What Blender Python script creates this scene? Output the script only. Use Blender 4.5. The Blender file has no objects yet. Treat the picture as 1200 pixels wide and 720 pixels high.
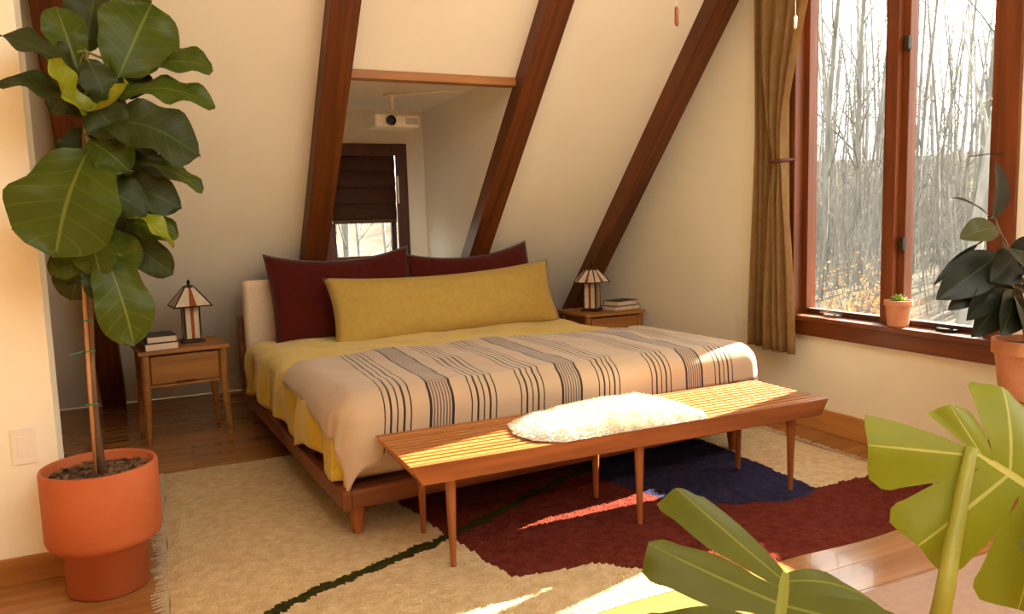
import bpy, bmesh, math, random
from mathutils import Vector, Matrix, noise
from mathutils.geometry import tessellate_polygon
random.seed(7)
SC = bpy.context.scene
COL = SC.collection

# ------------------------------------------------------------------ camera
F = 904.0
CP = Vector((0, 0, 1.1554))
CW = Vector((0.41445388, 0.9030861, -0.11253212)).normalized()
CR = Vector((0.90706773, -0.41995248, -0.02946275)).normalized()
CU = CR.cross(CW).normalized()
cam = bpy.data.cameras.new('camera')
cam.sensor_fit = 'HORIZONTAL'; cam.sensor_width = 36; cam.lens = F / 1200 * 36
cam.clip_start = 0.02; cam.clip_end = 300
co = bpy.data.objects.new('camera', cam); COL.objects.link(co)
m3 = Matrix((CR, CU, -CW)).transposed()
co.matrix_world = Matrix.Translation(CP) @ m3.to_4x4()
SC.camera = co

# ------------------------------------------------------------------ world, sun, exposure
def C(r, g, b):
    f = lambda v: (v / 255 / 12.92) if v / 255 <= .04045 else ((v / 255 + .055) / 1.055) ** 2.4
    return (f(r), f(g), f(b), 1)
wd = bpy.data.worlds.new('overcast_sky'); SC.world = wd; wd.use_nodes = True
bg = wd.node_tree.nodes['Background']
bg.inputs['Color'].default_value = (1.0, 0.98, 0.90, 1); bg.inputs['Strength'].default_value = 2.6
SUN_AZ, SUN_EL = math.radians(15.5), math.radians(24.5)
sd = Vector((math.cos(SUN_AZ) * math.cos(SUN_EL), math.sin(SUN_AZ) * math.cos(SUN_EL), math.sin(SUN_EL)))
sl = bpy.data.lights.new('sun', 'SUN'); sl.energy = 38; sl.color = (1.0, 0.92, 0.74); sl.angle = math.radians(0.6)
so = bpy.data.objects.new('sun', sl); COL.objects.link(so)
so.rotation_euler = sd.to_track_quat('Z', 'Y').to_euler(); so.location = sd * 30
vs = SC.view_settings
vs.view_transform = 'Standard'; vs.look = 'None'; vs.gamma = 1; vs.use_curve_mapping = False
vs.exposure = 0.98
SC.cycles.use_denoising = True
SC.cycles.max_bounces = 14; SC.cycles.diffuse_bounces = 8; SC.cycles.transparent_max_bounces = 16
SC.cycles.sample_clamp_indirect = 12

# ------------------------------------------------------------------ pixel -> place
XR = 3.13; YB = 5.76; ANG = math.radians(47.35)
SN, CS = math.sin(ANG), math.cos(ANG)
def ray(x, y): return (CW * F + CR * (x - 600) - CU * (y - 360)).normalized()
def at(x, y, d): return CP + CW * d + CR * ((x - 600) / F * d) - CU * ((y - 360) / F * d)
def on_y(x, y, Y): d = ray(x, y); return CP + d * ((Y - CP.y) / d.y)
def on_x(x, y, X): d = ray(x, y); return CP + d * ((X - CP.x) / d.x)
def on_z(x, y, Z): d = ray(x, y); return CP + d * ((Z - CP.z) / d.z)
def slope_y(z): return YB - z / math.tan(ANG)

# ------------------------------------------------------------------ materials
MATS = {}
def nmat(name):
    m = bpy.data.materials.new(name); m.use_nodes = True
    MATS[name] = m
    return m, m.node_tree.nodes, m.node_tree.links, m.node_tree.nodes['Principled BSDF']
def mat(name, c1, c2=None, scale=8, rough=.6, bump=0, bscale=None, stretch=(1, 1, 1), spec=.4, detail=4, sheen=0, metal=0, rnd=0, trans=0, coat=0, dist=.004):
    m, N, L, P = nmat(name)
    P.inputs['Roughness'].default_value = rough
    P.inputs['Specular IOR Level'].default_value = spec
    P.inputs['Metallic'].default_value = metal
    P.inputs['Sheen Weight'].default_value = sheen
    P.inputs['Coat Weight'].default_value = coat
    tc = N.new('ShaderNodeTexCoord'); mp = N.new('ShaderNodeMapping')
    mp.inputs['Scale'].default_value = stretch
    L.new(tc.outputs['Object'], mp.inputs['Vector'])
    n1 = N.new('ShaderNodeTexNoise'); n1.inputs['Scale'].default_value = scale; n1.inputs['Detail'].default_value = detail
    L.new(mp.outputs[0], n1.inputs['Vector'])
    if rnd:
        oi = N.new('ShaderNodeObjectInfo'); ad = N.new('ShaderNodeVectorMath'); ad.operation = 'ADD'
        ml = N.new('ShaderNodeVectorMath'); ml.operation = 'SCALE'; ml.inputs['Scale'].default_value = 37
        cb = N.new('ShaderNodeCombineXYZ')
        for k in range(3): L.new(oi.outputs['Random'], cb.inputs[k])
        L.new(cb.outputs[0], ml.inputs[0]); L.new(mp.outputs[0], ad.inputs[0]); L.new(ml.outputs[0], ad.inputs[1])
        L.new(ad.outputs[0], n1.inputs['Vector'])
    rp = N.new('ShaderNodeValToRGB')
    rp.color_ramp.elements[0].position = .32; rp.color_ramp.elements[0].color = c1
    rp.color_ramp.elements[1].position = .68; rp.color_ramp.elements[1].color = c2 or c1
    L.new(n1.outputs['Fac'], rp.inputs['Fac'])
    src = rp.outputs['Color']
    if rnd:
        hs = N.new('ShaderNodeHueSaturation')
        mr = N.new('ShaderNodeMapRange'); mr.inputs['To Min'].default_value = 1 - rnd; mr.inputs['To Max'].default_value = 1 + rnd
        L.new(oi.outputs['Random'], mr.inputs['Value']); L.new(mr.outputs[0], hs.inputs['Value'])
        L.new(src, hs.inputs['Color']); src = hs.outputs['Color']
    L.new(src, P.inputs['Base Color'])
    if bump:
        n2 = N.new('ShaderNodeTexNoise'); n2.inputs['Scale'].default_value = bscale or scale * 6; n2.inputs['Detail'].default_value = 3
        L.new(mp.outputs[0], n2.inputs['Vector'])
        bp = N.new('ShaderNodeBump'); bp.inputs['Strength'].default_value = bump; bp.inputs['Distance'].default_value = dist
        L.new(n2.outputs['Fac'], bp.inputs['Height']); L.new(bp.outputs[0], P.inputs['Normal'])
    if trans:
        tr = N.new('ShaderNodeBsdfTranslucent'); L.new(src, tr.inputs['Color'])
        mx = N.new('ShaderNodeMixShader'); mx.inputs[0].default_value = trans
        L.new(P.outputs[0], mx.inputs[1]); L.new(tr.outputs[0], mx.inputs[2])
        L.new(mx.outputs[0], N['Material Output'].inputs['Surface'])
    return m
def wood(name, c1, c2, rough=.45, axis=0, scale=5, rnd=.12, spec=.4, coat=0):
    st = [14, 14, 14]; st[axis] = .9
    return mat(name, c1, c2, scale=scale * .35, rough=rough, bump=.15, bscale=scale, stretch=tuple(st), rnd=rnd, spec=spec, detail=6, coat=coat, dist=.002)
wall_m = mat('cream_plaster', C(241, 235, 213), C(244, 239, 218), 3, .85, .06, 60, spec=.2)
white_m = mat('white_plaster', C(226, 220, 208), C(230, 224, 213), 3, .85, .05, 60, spec=.2)
rafter_m = mat('rafter_wood', C(74, 34, 8), C(110, 56, 16), scale=1.6, rough=.5, bump=.2, bscale=5, stretch=(26, .9, .9), detail=6, dist=.002)
trimw_m = wood('trim_wood', C(146, 92, 36), C(172, 114, 50), .45, 1, 5, 0)
trimx_m = wood('trim_wood_x', C(146, 92, 36), C(172, 114, 50), .45, 0, 5, 0)
base_m = wood('baseboard_wood', C(176, 118, 60), C(198, 140, 76), .5, 1, 5, 0)
floor_m = wood('floor_oak', C(140, 92, 48), C(170, 118, 66), .2, 0, 5, .14, .6, .25)
win_m = wood('window_wood', C(94, 44, 16), C(124, 64, 26), .4, 2, 5, 0)
winy_m = wood('window_wood_y', C(94, 44, 16), C(124, 64, 26), .4, 1, 5, 0)
dark_m = wood('dark_window_wood', C(58, 28, 14), C(84, 42, 20), .45, 2, 5, 0)
shade_m = mat('shade_cloth', C(50, 24, 14), C(70, 34, 18), 30, .8, .2, 200, stretch=(1, 1, 6))
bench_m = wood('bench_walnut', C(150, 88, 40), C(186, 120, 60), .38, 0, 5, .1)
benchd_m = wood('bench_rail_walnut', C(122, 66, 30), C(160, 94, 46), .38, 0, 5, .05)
leg_m = wood('leg_walnut', C(128, 70, 34), C(160, 94, 48), .4, 2, 5, .1)
bed_m = wood('bed_walnut', C(96, 50, 24), C(134, 74, 38), .42, 0, 5, .05)
bedy_m = wood('bed_walnut_y', C(96, 50, 24), C(134, 74, 38), .42, 1, 5, .05)
ns_m = wood('nightstand_oak', C(142, 90, 36), C(168, 112, 50), .5, 0, 5, .05)
mattress_m = mat('mattress_ticking', C(205, 182, 150), C(214, 192, 160), 40, .9, .2, 300)
duvet_m = mat('duvet_linen', C(208, 176, 50), C(214, 184, 60), 4, .9, .5, 26, sheen=.3, spec=.1, dist=.012)
maroon_m = mat('maroon_linen', C(74, 17, 8), C(82, 21, 11), 30, .9, .3, 320, sheen=.2, spec=.1)
yellow_m = mat('ochre_linen', C(178, 148, 72), C(186, 156, 80), 30, .9, .3, 320, sheen=.2, spec=.1)
cushion_m = mat('oatmeal_upholstery', C(212, 188, 158), C(222, 200, 170), 60, .95, .3, 300, sheen=.2, spec=.1)
curtain_m = mat('curtain_cotton', C(136, 104, 64), C(146, 114, 72), 20, .9, .25, 300, spec=.1, trans=.18)
terra_m = mat('terracotta', C(172, 88, 48), C(182, 98, 56), 6, .6, .08, 60, spec=.3)
terra2_m = mat('pale_terracotta', C(188, 126, 90), C(204, 148, 112), 14, .85, .15, 90, spec=.2)
soil_m = mat('soil', C(46, 32, 22), C(84, 62, 44), 60, .95, 1, 90, dist=.01)
bark_m = mat('fig_bark', C(86, 62, 40), C(120, 90, 60), 18, .85, .5, 60, stretch=(1, 1, .3))
bamboo_m = mat('bamboo', C(170, 122, 74), C(186, 138, 88), 10, .5)
tie_m = mat('green_tie', C(50, 110, 80), None, 10, .6)
plastic_m = mat('white_plastic', C(236, 230, 216), None, 10, .4)
dplastic_m = mat('dark_plastic', C(24, 22, 22), None, 10, .35)
metal_m = mat('brushed_metal', C(190, 184, 174), C(170, 164, 154), 30, .35, metal=.9)
dmetal_m = mat('dark_metal', C(62, 56, 50), None, 10, .4, metal=.6)
solder_m = mat('lamp_lead', C(48, 30, 20), C(66, 42, 28), 30, .5, metal=.4)
glassw_m = mat('opal_glass', C(236, 222, 196), C(224, 206, 176), 30, .35, trans=.25)
glassa_m = mat('amber_glass', C(130, 56, 24), C(160, 78, 34), 30, .3)
page_m = mat('book_pages', C(226, 206, 178), C(206, 184, 154), 12, .9, .3, 8, stretch=(1, 1, 60))
bookk_m = mat('black_cover', C(36, 30, 28), None, 10, .5)
bookr_m = mat('maroon_cover', C(84, 32, 28), None, 10, .5)
bookg_m = mat('grey_cover', C(120, 104, 92), None, 10, .5)
rugc_m = mat('rug_cream', C(216, 192, 150), C(196, 168, 126), 28, 1, 1, 110, spec=0, dist=.012, detail=6)
rugr_m = mat('rug_brick', C(112, 52, 40), C(92, 38, 30), 28, 1, 1, 110, spec=0, dist=.012, detail=6)
rugn_m = mat('rug_navy', C(58, 54, 78), C(46, 42, 64), 28, 1, 1, 110, spec=0, dist=.012, detail=6)
rugg_m = mat('rug_olive', C(64, 62, 28), C(50, 50, 22), 28, 1, 1, 110, spec=0, dist=.012, detail=6)
fringe_m = mat('rug_fringe', C(206, 186, 154), C(160, 136, 108), 200, 1)
mat2_m = mat('mauve_flatweave', C(176, 146, 128), C(184, 154, 136), 40, .95, .3, 260, spec=.1)
fur_m = mat('sheepskin_wool', C(222, 212, 194), C(230, 221, 205), 20, 1, .5, 80, spec=0, sheen=.4, trans=.15)
succ_m = mat('succulent_green', C(130, 160, 60), C(160, 186, 84), 20, .5, trans=.25)
tbark_m = mat('tree_bark', C(96, 93, 89), C(126, 123, 118), 6, .95, stretch=(1, 1, .2), spec=.1, rnd=.2)
ground_m = mat('leaf_litter', C(88, 82, 74), C(100, 94, 87), .8, 1, spec=0, detail=8)
beech_m = mat('dry_beech_leaves', C(150, 100, 60), C(172, 124, 82), 3, .9, spec=.1, trans=.3)
stone_m = mat('roof_shingle', C(90, 84, 78), None, 8, .9)

def leaf_mat(name, cg, cg2, cv, back=None, nlat=9, trans=.3, rough=.35, sweep=.35, vein=.6, finger=False):
    m, N, L, P = nmat(name)
    P.inputs['Roughness'].default_value = rough; P.inputs['Specular IOR Level'].default_value = .28
    uv = N.new('ShaderNodeUVMap'); sp = N.new('ShaderNodeSeparateXYZ'); L.new(uv.outputs[0], sp.inputs[0])
    def M(op, a, b=None):
        n = N.new('ShaderNodeMath'); n.operation = op
        for i, v in enumerate((a, b)):
            if v is None: continue
            if isinstance(v, (int, float)): n.inputs[i].default_value = v
            else: L.new(v, n.inputs[i])
        return n.outputs[0]
    u, v = sp.outputs[0], sp.outputs[1]
    av = M('ABSOLUTE', M('SUBTRACT', v, .5))            # 0 midrib .. .5 margin
    mid = M('LESS_THAN', av, .018)
    if finger:
        lat = M('LESS_THAN', M('ABSOLUTE', M('SUBTRACT', M('FRACT', u), .5)), M('ADD', M('MULTIPLY', M('SUBTRACT', .5, av), .07), .008))
    else:
        ph = M('MULTIPLY', M('SUBTRACT', u, M('MULTIPLY', av, sweep)), nlat)
        lat = M('LESS_THAN', M('ABSOLUTE', M('SUBTRACT', M('FRACT', ph), .5)), .05)
    fac = M('MAXIMUM', mid, M('MULTIPLY', lat, vein))
    tc = N.new('ShaderNodeTexCoord'); ns = N.new('ShaderNodeTexNoise'); ns.inputs['Scale'].default_value = 9
    L.new(tc.outputs['Object'], ns.inputs['Vector'])
    m1 = N.new('ShaderNodeMix'); m1.data_type = 'RGBA'; m1.inputs[6].default_value = cg; m1.inputs[7].default_value = cg2
    L.new(ns.outputs['Fac'], m1.inputs[0])
    m2 = N.new('ShaderNodeMix'); m2.data_type = 'RGBA'; L.new(m1.outputs[2], m2.inputs[6]); m2.inputs[7].default_value = cv
    L.new(fac, m2.inputs[0])
    L.new(m2.outputs[2], P.inputs['Base Color'])
    bp = N.new('ShaderNodeBump'); bp.inputs['Strength'].default_value = .35; bp.inputs['Distance'].default_value = .004; bp.invert = True
    L.new(fac, bp.inputs['Height']); L.new(bp.outputs[0], P.inputs['Normal'])
    tr = N.new('ShaderNodeBsdfTranslucent')
    hs = N.new('ShaderNodeHueSaturation'); hs.inputs['Value'].default_value = 1.15; hs.inputs['Hue'].default_value = .485
    L.new(m2.outputs[2], hs.inputs['Color']); L.new(hs.outputs[0], tr.inputs['Color'])
    mx = N.new('ShaderNodeMixShader'); mx.inputs[0].default_value = trans
    L.new(P.outputs[0], mx.inputs[1]); L.new(tr.outputs[0], mx.inputs[2])
    L.new(mx.outputs[0], N['Material Output'].inputs['Surface'])
    return m
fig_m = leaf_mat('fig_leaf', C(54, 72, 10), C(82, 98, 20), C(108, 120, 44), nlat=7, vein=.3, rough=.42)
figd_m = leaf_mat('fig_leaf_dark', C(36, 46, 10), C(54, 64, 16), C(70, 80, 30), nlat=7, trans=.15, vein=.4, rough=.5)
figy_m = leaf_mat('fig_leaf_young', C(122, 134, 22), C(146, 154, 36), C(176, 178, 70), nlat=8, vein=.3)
rub_m = leaf_mat('rubber_leaf', C(26, 30, 20), C(36, 42, 26), C(60, 64, 38), nlat=16, trans=.05, rough=.4, vein=.15)
rubo_m = leaf_mat('rubber_leaf_olive', C(66, 70, 34), C(78, 80, 40), C(100, 100, 54), nlat=16, trans=.2, rough=.3, vein=.2)
mons_lit_m = leaf_mat('monstera_leaf', C(116, 128, 24), C(140, 150, 38), C(196, 196, 104), trans=.4, finger=True, vein=.75, rough=.45)  # leaf colour brightened to carry the backlight from the window
monsd_m = leaf_mat('monstera_leaf_deep', C(74, 82, 6), C(94, 100, 14), C(136, 140, 50), trans=.3, finger=True, vein=.6, rough=.5)
stem_m = mat('monstera_stem', C(140, 140, 44), C(160, 156, 58), 8, .45, trans=.15)
petiole_m = mat('fig_petiole', C(110, 116, 44), C(130, 130, 56), 12, .6)

# glass: thin pane, clear with a faint mirror sheen
gm, GN, GL, GP = nmat('clear_glass')
GN.remove(GP)
gt = GN.new('ShaderNodeBsdfTransparent'); gt.inputs[0].default_value = (.97, .98, .97, 1)
gg = GN.new('ShaderNodeBsdfGlossy'); gg.inputs['Roughness'].default_value = .02
gx = GN.new('ShaderNodeMixShader'); gx.inputs[0].default_value = .03; GL.new(gt.outputs[0], gx.inputs[1]); GL.new(gg.outputs[0], gx.inputs[2])
GL.new(gx.outputs[0], GN['Material Output'].inputs['Surface'])

# striped blanket: woven bands placed by UV (metres across)
bm_, BN, BL, BP = nmat('striped_wool')
BP.inputs['Roughness'].default_value = .95; BP.inputs['Specular IOR Level'].default_value = .1; BP.inputs['Sheen Weight'].default_value = .3
uvn = BN.new('ShaderNodeUVMap'); spn = BN.new('ShaderNodeSeparateXYZ'); BL.new(uvn.outputs[0], spn.inputs[0])
def stripe_sum(items):
    acc = None
    for c, w in items:
        n = BN.new('ShaderNodeMath'); n.operation = 'COMPARE'; BL.new(spn.outputs[0], n.inputs[0])
        n.inputs[1].default_value = c; n.inputs[2].default_value = w / 2
        if acc is None: acc = n.outputs[0]
        else:
            a = BN.new('ShaderNodeMath'); a.operation = 'MAXIMUM'; BL.new(acc, a.inputs[0]); BL.new(n.outputs[0], a.inputs[1]); acc = a.outputs[0]
    return acc
BANDS_L = [-.74, -.39, -.175, .195, .47, .83]
BANDS_W = [-.565, .01, .655]
dk = []
for c in BANDS_L:
    for k in range(5): dk.append((c + (k - 2) * .026, .0085 if k % 2 else .0055))
gr_ = []
for c in BANDS_W:
    dk += [(c - .045, .011), (c + .045, .011)]
    for k in range(6): gr_.append((c + (k - 2.5) * .0125, .0075))
dsum = stripe_sum(dk); gsum = stripe_sum(gr_)
bx1 = BN.new('ShaderNodeMix'); bx1.data_type = 'RGBA'; bx1.inputs[6].default_value = C(183, 158, 130); bx1.inputs[7].default_value = C(110, 96, 88); BL.new(gsum, bx1.inputs[0])
bx2 = BN.new('ShaderNodeMix'); bx2.data_type = 'RGBA'; BL.new(bx1.outputs[2], bx2.inputs[6]); bx2.inputs[7].default_value = C(48, 38, 36); BL.new(dsum, bx2.inputs[0])
BL.new(bx2.outputs[2], BP.inputs['Base Color'])
bn = BN.new('ShaderNodeTexNoise'); bn.inputs['Scale'].default_value = 220; btc = BN.new('ShaderNodeTexCoord'); BL.new(btc.outputs['Object'], bn.inputs['Vector'])
bb = BN.new('ShaderNodeBump'); bb.inputs['Strength'].default_value = .35; bb.inputs['Distance'].default_value = .003; BL.new(bn.outputs['Fac'], bb.inputs['Height']); BL.new(bb.outputs[0], BP.inputs['Normal'])

# ------------------------------------------------------------------ mesh helpers
class MB:
    def __init__(s): s.v = []; s.f = []; s.uv = {}; s.mi = []
    def add(s, vs, fs, mi=0):
        o = len(s.v); s.v += [tuple(p) for p in vs]; s.f += [tuple(i + o for i in f) for f in fs]; s.mi += [mi] * len(fs)
    def box(s, a, b, M=None):
        x0, y0, z0 = a; x1, y1, z1 = b
        vs = [Vector(p) for p in ((x0, y0, z0), (x1, y0, z0), (x1, y1, z0), (x0, y1, z0), (x0, y0, z1), (x1, y0, z1), (x1, y1, z1), (x0, y1, z1))]
        if M: vs = [M @ p for p in vs]
        s.add(vs, [(3, 2, 1, 0), (4, 5, 6, 7), (0, 1, 5, 4), (1, 2, 6, 5), (2, 3, 7, 6), (3, 0, 4, 7)])
        return s
    def tube(s, pts, rad, n=8, cap=True):
        pts = [Vector(p) for p in pts]
        if not hasattr(rad, '__len__'): rad = [rad] * len(pts)
        rings = []; prev = None
        for i, p in enumerate(pts):
            t = (pts[min(i + 1, len(pts) - 1)] - pts[max(i - 1, 0)]).normalized()
            if prev is None:
                a = t.orthogonal().normalized()
            else:
                a = (prev - t * prev.dot(t)); a = a.normalized() if a.length > 1e-6 else t.orthogonal().normalized()
            prev = a; b = t.cross(a)
            rings.append([p + (a * math.cos(2 * math.pi * k / n) + b * math.sin(2 * math.pi * k / n)) * rad[i] for k in range(n)])
        vs = [q for r in rings for q in r]; fs = []
        for i in range(len(pts) - 1):
            for k in range(n):
                k2 = (k + 1) % n
                fs.append((i * n + k, i * n + k2, (i + 1) * n + k2, (i + 1) * n + k))
        if cap: fs += [tuple(range(n))[::-1], tuple((len(pts) - 1) * n + k for k in range(n))]
        s.add(vs, fs); return s
    def lathe(s, prof, n=32, c=(0, 0, 0), cap=True):
        vs = []; fs = []
        for r, z in prof:
            for k in range(n):
                a = 2 * math.pi * k / n; vs.append((c[0] + r * math.cos(a), c[1] + r * math.sin(a), c[2] + z))
        for i in range(len(prof) - 1):
            for k in range(n):
                k2 = (k + 1) % n; fs.append((i * n + k, i * n + k2, (i + 1) * n + k2, (i + 1) * n + k))
        if cap: fs += [tuple(range(n))[::-1], tuple((len(prof) - 1) * n + k for k in range(n))]
        s.add(vs, fs); return s
    def prism(s, outer, holes, fmap, t):
        """polygon with holes, extruded by t; fmap(a,b,c) -> xyz"""
        loops = [outer] + holes
        flat = [p for l in loops for p in l]
        tris = tessellate_polygon([[Vector((p[0], p[1], 0)) for p in l] for l in loops])
        n = len(flat)
        vs = [fmap(a, b, 0) for a, b in flat] + [fmap(a, b, t) for a, b in flat]
        fs = [tuple(tr) for tr in tris] + [tuple(i + n for i in tr[::-1]) for tr in tris]
        o = 0
        for l in loops:
            for i in range(len(l)):
                j = (i + 1) % len(l); fs.append((o + i, o + j, o + j + n, o + i + n))
            o += len(l)
        s.add(vs, fs); return s
    def grid(s, nu, nv, fn, uvf=None, mif=None, closed=False):
        o = len(s.v)
        for i in range(nu + 1):
            for j in range(nv + 1): s.v.append(tuple(fn(i / nu, j / nv)))
        for i in range(nu):
            for j in range(nv):
                a = o + i * (nv + 1) + j
                s.f.append((a, a + nv + 1, a + nv + 2, a + 1)); s.mi.append(mif(i, j) if mif else 0)
                if uvf: s.uv[len(s.f) - 1] = [uvf(i / nu, j / nv), uvf((i + 1) / nu, j / nv), uvf((i + 1) / nu, (j + 1) / nv), uvf(i / nu, (j + 1) / nv)]
        return s
    def build(s, name, m, parent=None, smooth=False, bevel=0, solid=0, sub=0, recalc=True, loc=None):
        me = bpy.data.meshes.new(name); me.from_pydata(s.v, [], s.f)
        mats = m if isinstance(m, (list, tuple)) else [m]
        for q in mats: me.materials.append(q)
        if len(mats) > 1: me.polygons.foreach_set('material_index', s.mi)
        if s.uv:
            ul = me.uv_layers.new(name='UVMap')
            for fi, quad in s.uv.items():
                p = me.polygons[fi]
                for k, li in enumerate(p.loop_indices): ul.data[li].uv = quad[k]
        if recalc and not s.uv:
            b = bmesh.new(); b.from_mesh(me); bmesh.ops.recalc_face_normals(b, faces=b.faces)
            if bevel: bmesh.ops.bevel(b, geom=[e for e in b.edges], offset=bevel, segments=2, profile=.6, affect='EDGES', clamp_overlap=True)
            b.to_mesh(me); b.free()
        if smooth: me.polygons.foreach_set('use_smooth', [True] * len(me.polygons))
        me.update()
        o = bpy.data.objects.new(name, me); COL.objects.link(o)
        if parent: o.parent = parent
        if loc: o.location = loc
        if solid:
            md = o.modifiers.new('thickness', 'SOLIDIFY'); md.thickness = solid; md.offset = 0
        if sub:
            md = o.modifiers.new('smooth', 'SUBSURF'); md.levels = sub; md.render_levels = sub
        return o
def tag(o, label, cat=None, group=None, kind=None):
    o['label'] = label
    if cat: o['category'] = cat
    if group: o['group'] = group
    if kind: o['kind'] = kind
    return o
def empty(name, loc=(0, 0, 0), rz=0):
    o = bpy.data.objects.new(name, None); o.empty_display_size = .1; COL.objects.link(o); o.location = loc; o.rotation_euler = (0, 0, rz); return o
def bx(name, a, b, m, parent=None, bevel=.002, M=None): return MB().box(a, b, M).build(name, m, parent, bevel=bevel)

# ------------------------------------------------------------------ the room
XL, YS = -3.0, -2.6
RY, RZ = (YB + YS) / 2, (YB - YS) / 2 * math.tan(ANG)
# right gable with the casement opening and one added for daylight
W1 = (2.05, 3.175, .60, 2.52)          # y0,y1,z0,z1
W2 = (-.35, 1.15, .60, 2.30)
rect = lambda w: [(w[0], w[2]), (w[1], w[2]), (w[1], w[3]), (w[0], w[3])]
wr = MB().prism([(YS, 0), (YB, 0), (RY, RZ)], [rect(W1), rect(W2)], lambda a, b, c: (XR + c, a, b), .16).build('wall_right', wall_m)
tag(wr, 'cream plastered gable wall with the casement window in it', None, None, 'structure')
wl = MB().prism([(YS, 0), (YB, 0), (RY, RZ)], [], lambda a, b, c: (XL - c, a, b), .12).build('wall_left', wall_m)
tag(wl, 'far cream gable wall opposite the casement window', None, None, 'structure')
# slanted back wall with dormer opening
DX0, DX1, DZ0, DZ1 = .95, 1.885, .72, 1.905
SL = RZ / SN
wb = MB().prism([(XL, 0), (XR + .16, 0), (XR + .16, SL), (XL, SL)], [[(DX0 - .02, DZ0 / SN), (DX1 + .02, DZ0 / SN), (DX1 + .02, DZ1 / SN), (DX0 - .02, DZ1 / SN)]],
    lambda a, b, c: (a, YB - b * CS + c * SN, b * SN + c * CS), .12).build('wall_back', wall_m)
tag(wb, 'cream slanted roof wall behind the bed with a dormer opening', None, None, 'structure')
ws = MB().prism([(XL, 0), (XR + .16, 0), (XR + .16, SL), (XL, SL)],
    [[(.0, 3.0), (2.7, 3.0), (2.7, 4.75), (.0, 4.75)]],  # unseen roof opening, added to let sky light onto the slanted wall
    lambda a, b, c: (a, YS + b * CS - c * SN, b * SN + c * CS), .12).build('ceiling', wall_m)
tag(ws, 'cream slanted roof side with an added daylight opening facing the bed', None, None, 'structure')
PY = 2.93
wp = MB().prism([(PY, 0), (PY + .15, 0), (PY + .15, (YB - PY - .15) * math.tan(ANG)), (PY, (YB - PY) * math.tan(ANG))], [], lambda a, b, c: (XL + c, a, b), -.345 - XL).build('wall_partition', wall_m)
tag(wp, 'cream partition wall end beside the tall fig', None, None, 'structure')
# floor and planks
fl = MB().box((XL, YS, -.10), (XR, YB, -.014)).build('floor', floor_m)
tag(fl, 'honey oak plank floor', None, None, 'structure')
PW = .14; row = 0; y = YS; plank_meshes = {}
rr = random.Random(3)
while y < YB - .01:
    x = XL; first = True; w = min(PW, YB - y)
    while x < XR - .001:
        ln = rr.choice([1.5, 1.8, 2.1, 2.4]) if not first else rr.choice([.7, 1.1, 1.6, 2.0])
        first = False
        if XR - x - ln < .4: ln = XR - x
        key = (round(ln, 3), round(w, 3))
        if key not in plank_meshes:
            o = MB().box((.0008, .0008, -.013), (ln - .0008, w - .0008, 0)).build('plank', floor_m, fl, bevel=.0012); plank_meshes[key] = o.data
        else:
            o = bpy.data.objects.new('plank', plank_meshes[key]); COL.objects.link(o); o.parent = fl
        o.location = (x, y, 0); x += ln
    y += PW; row += 1
# baseboards
b_ = bx('baseboard_right', (XR - .018, YS + .1, 0), (XR, YB - .16, .12), base_m, None, .004); tag(b_, 'honey wood baseboard along the window wall', None, None, 'structure')
b_ = MB().box((XL, PY - .018, 0), (-.345, PY, .09)).build('baseboard_partition', trimx_m, bevel=.004); tag(b_, 'wood baseboard under the partition wall', None, None, 'structure')
# rafters
def rafter(X, lab, z0=0.0):
    n = Vector((0, -SN, -CS)); up = Vector((0, -CS, SN)); P0 = Vector((X, YB, 0))
    L0 = .10; L1 = SL - .05; D = .11; W = .14
    vs = []
    for l in (L0, L1):
        for (a, d) in ((0, -.002), (W, -.002), (W, D), (0, D)): vs.append(P0 + up * l + n * d + Vector((a, 0, 0)))
    m = MB(); m.add(vs, [(0, 1, 2, 3), (7, 6, 5, 4), (0, 4, 5, 1), (1, 5, 6, 2), (2, 6, 7, 3), (3, 7, 4, 0)])
    o = m.build('rafter', rafter_m, bevel=.004); tag(o, lab, None, None, 'structure')
rafter(-.385, 'dark brown roof rafter behind the tall fig tree')
rafter(.805, 'dark brown roof rafter on the fig side of the dormer opening')
rafter(1.885, 'dark brown roof rafter on the window side of the dormer opening')
rafter(2.89, 'dark brown roof rafter by the gable wall above the books')
# dormer alcove
DY, DZC = 5.62, 1.975
t = MB()
t.box((DX0 - .1, DY, .5), (DX0 + .16, DY + .1, 2.1)).box((DX1 - .16, DY, .5), (DX1 + .1, DY + .1, 2.1)).box((DX0 + .16, DY, 1.70), (DX1 - .16, DY + .1, 2.1)).box((DX0 + .16, DY, .5), (DX1 - .16, DY + .1, .88))
tag(t.build('wall_dormer', white_m), 'pale end wall of the dormer around its window', None, None, 'structure')
dside = lambda X0, nm, lab: tag(MB().prism([(slope_y(.6) + .004, .6), (DY, .6), (DY, DZC + .1), (slope_y(DZC + .1) + .004, DZC + .1)], [], lambda a, b, c: (X0 + c, a, b), .08).build(nm, white_m), lab, None, None, 'structure')
dside(DX1, 'wall_dormer_right', 'pale side wall inside the dormer next to the projector')
dside(DX0 - .08, 'wall_dormer_left', 'pale side wall inside the dormer behind the rafter')
tag(bx('ceiling_dormer', (DX0, slope_y(DZC) + .06, DZC), (DX1, DY, DZC + .08), white_m, None, 0), 'white flat dormer ceiling above the projector', None, None, 'structure')
tag(bx('floor_dormer', (DX0, slope_y(.72) + .02, .62), (DX1, DY, .70), white_m, None, 0), 'pale ledge at the bottom of the dormer', None, None, 'structure')
zt = 1.915; yt = slope_y(zt)
tag(bx('trim_1', (.95, yt - .03, zt - .022), (1.885, yt + .05, zt + .022), trimx_m), 'thin light wood strip along the top of the dormer opening', None, None, 'structure')
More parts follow.
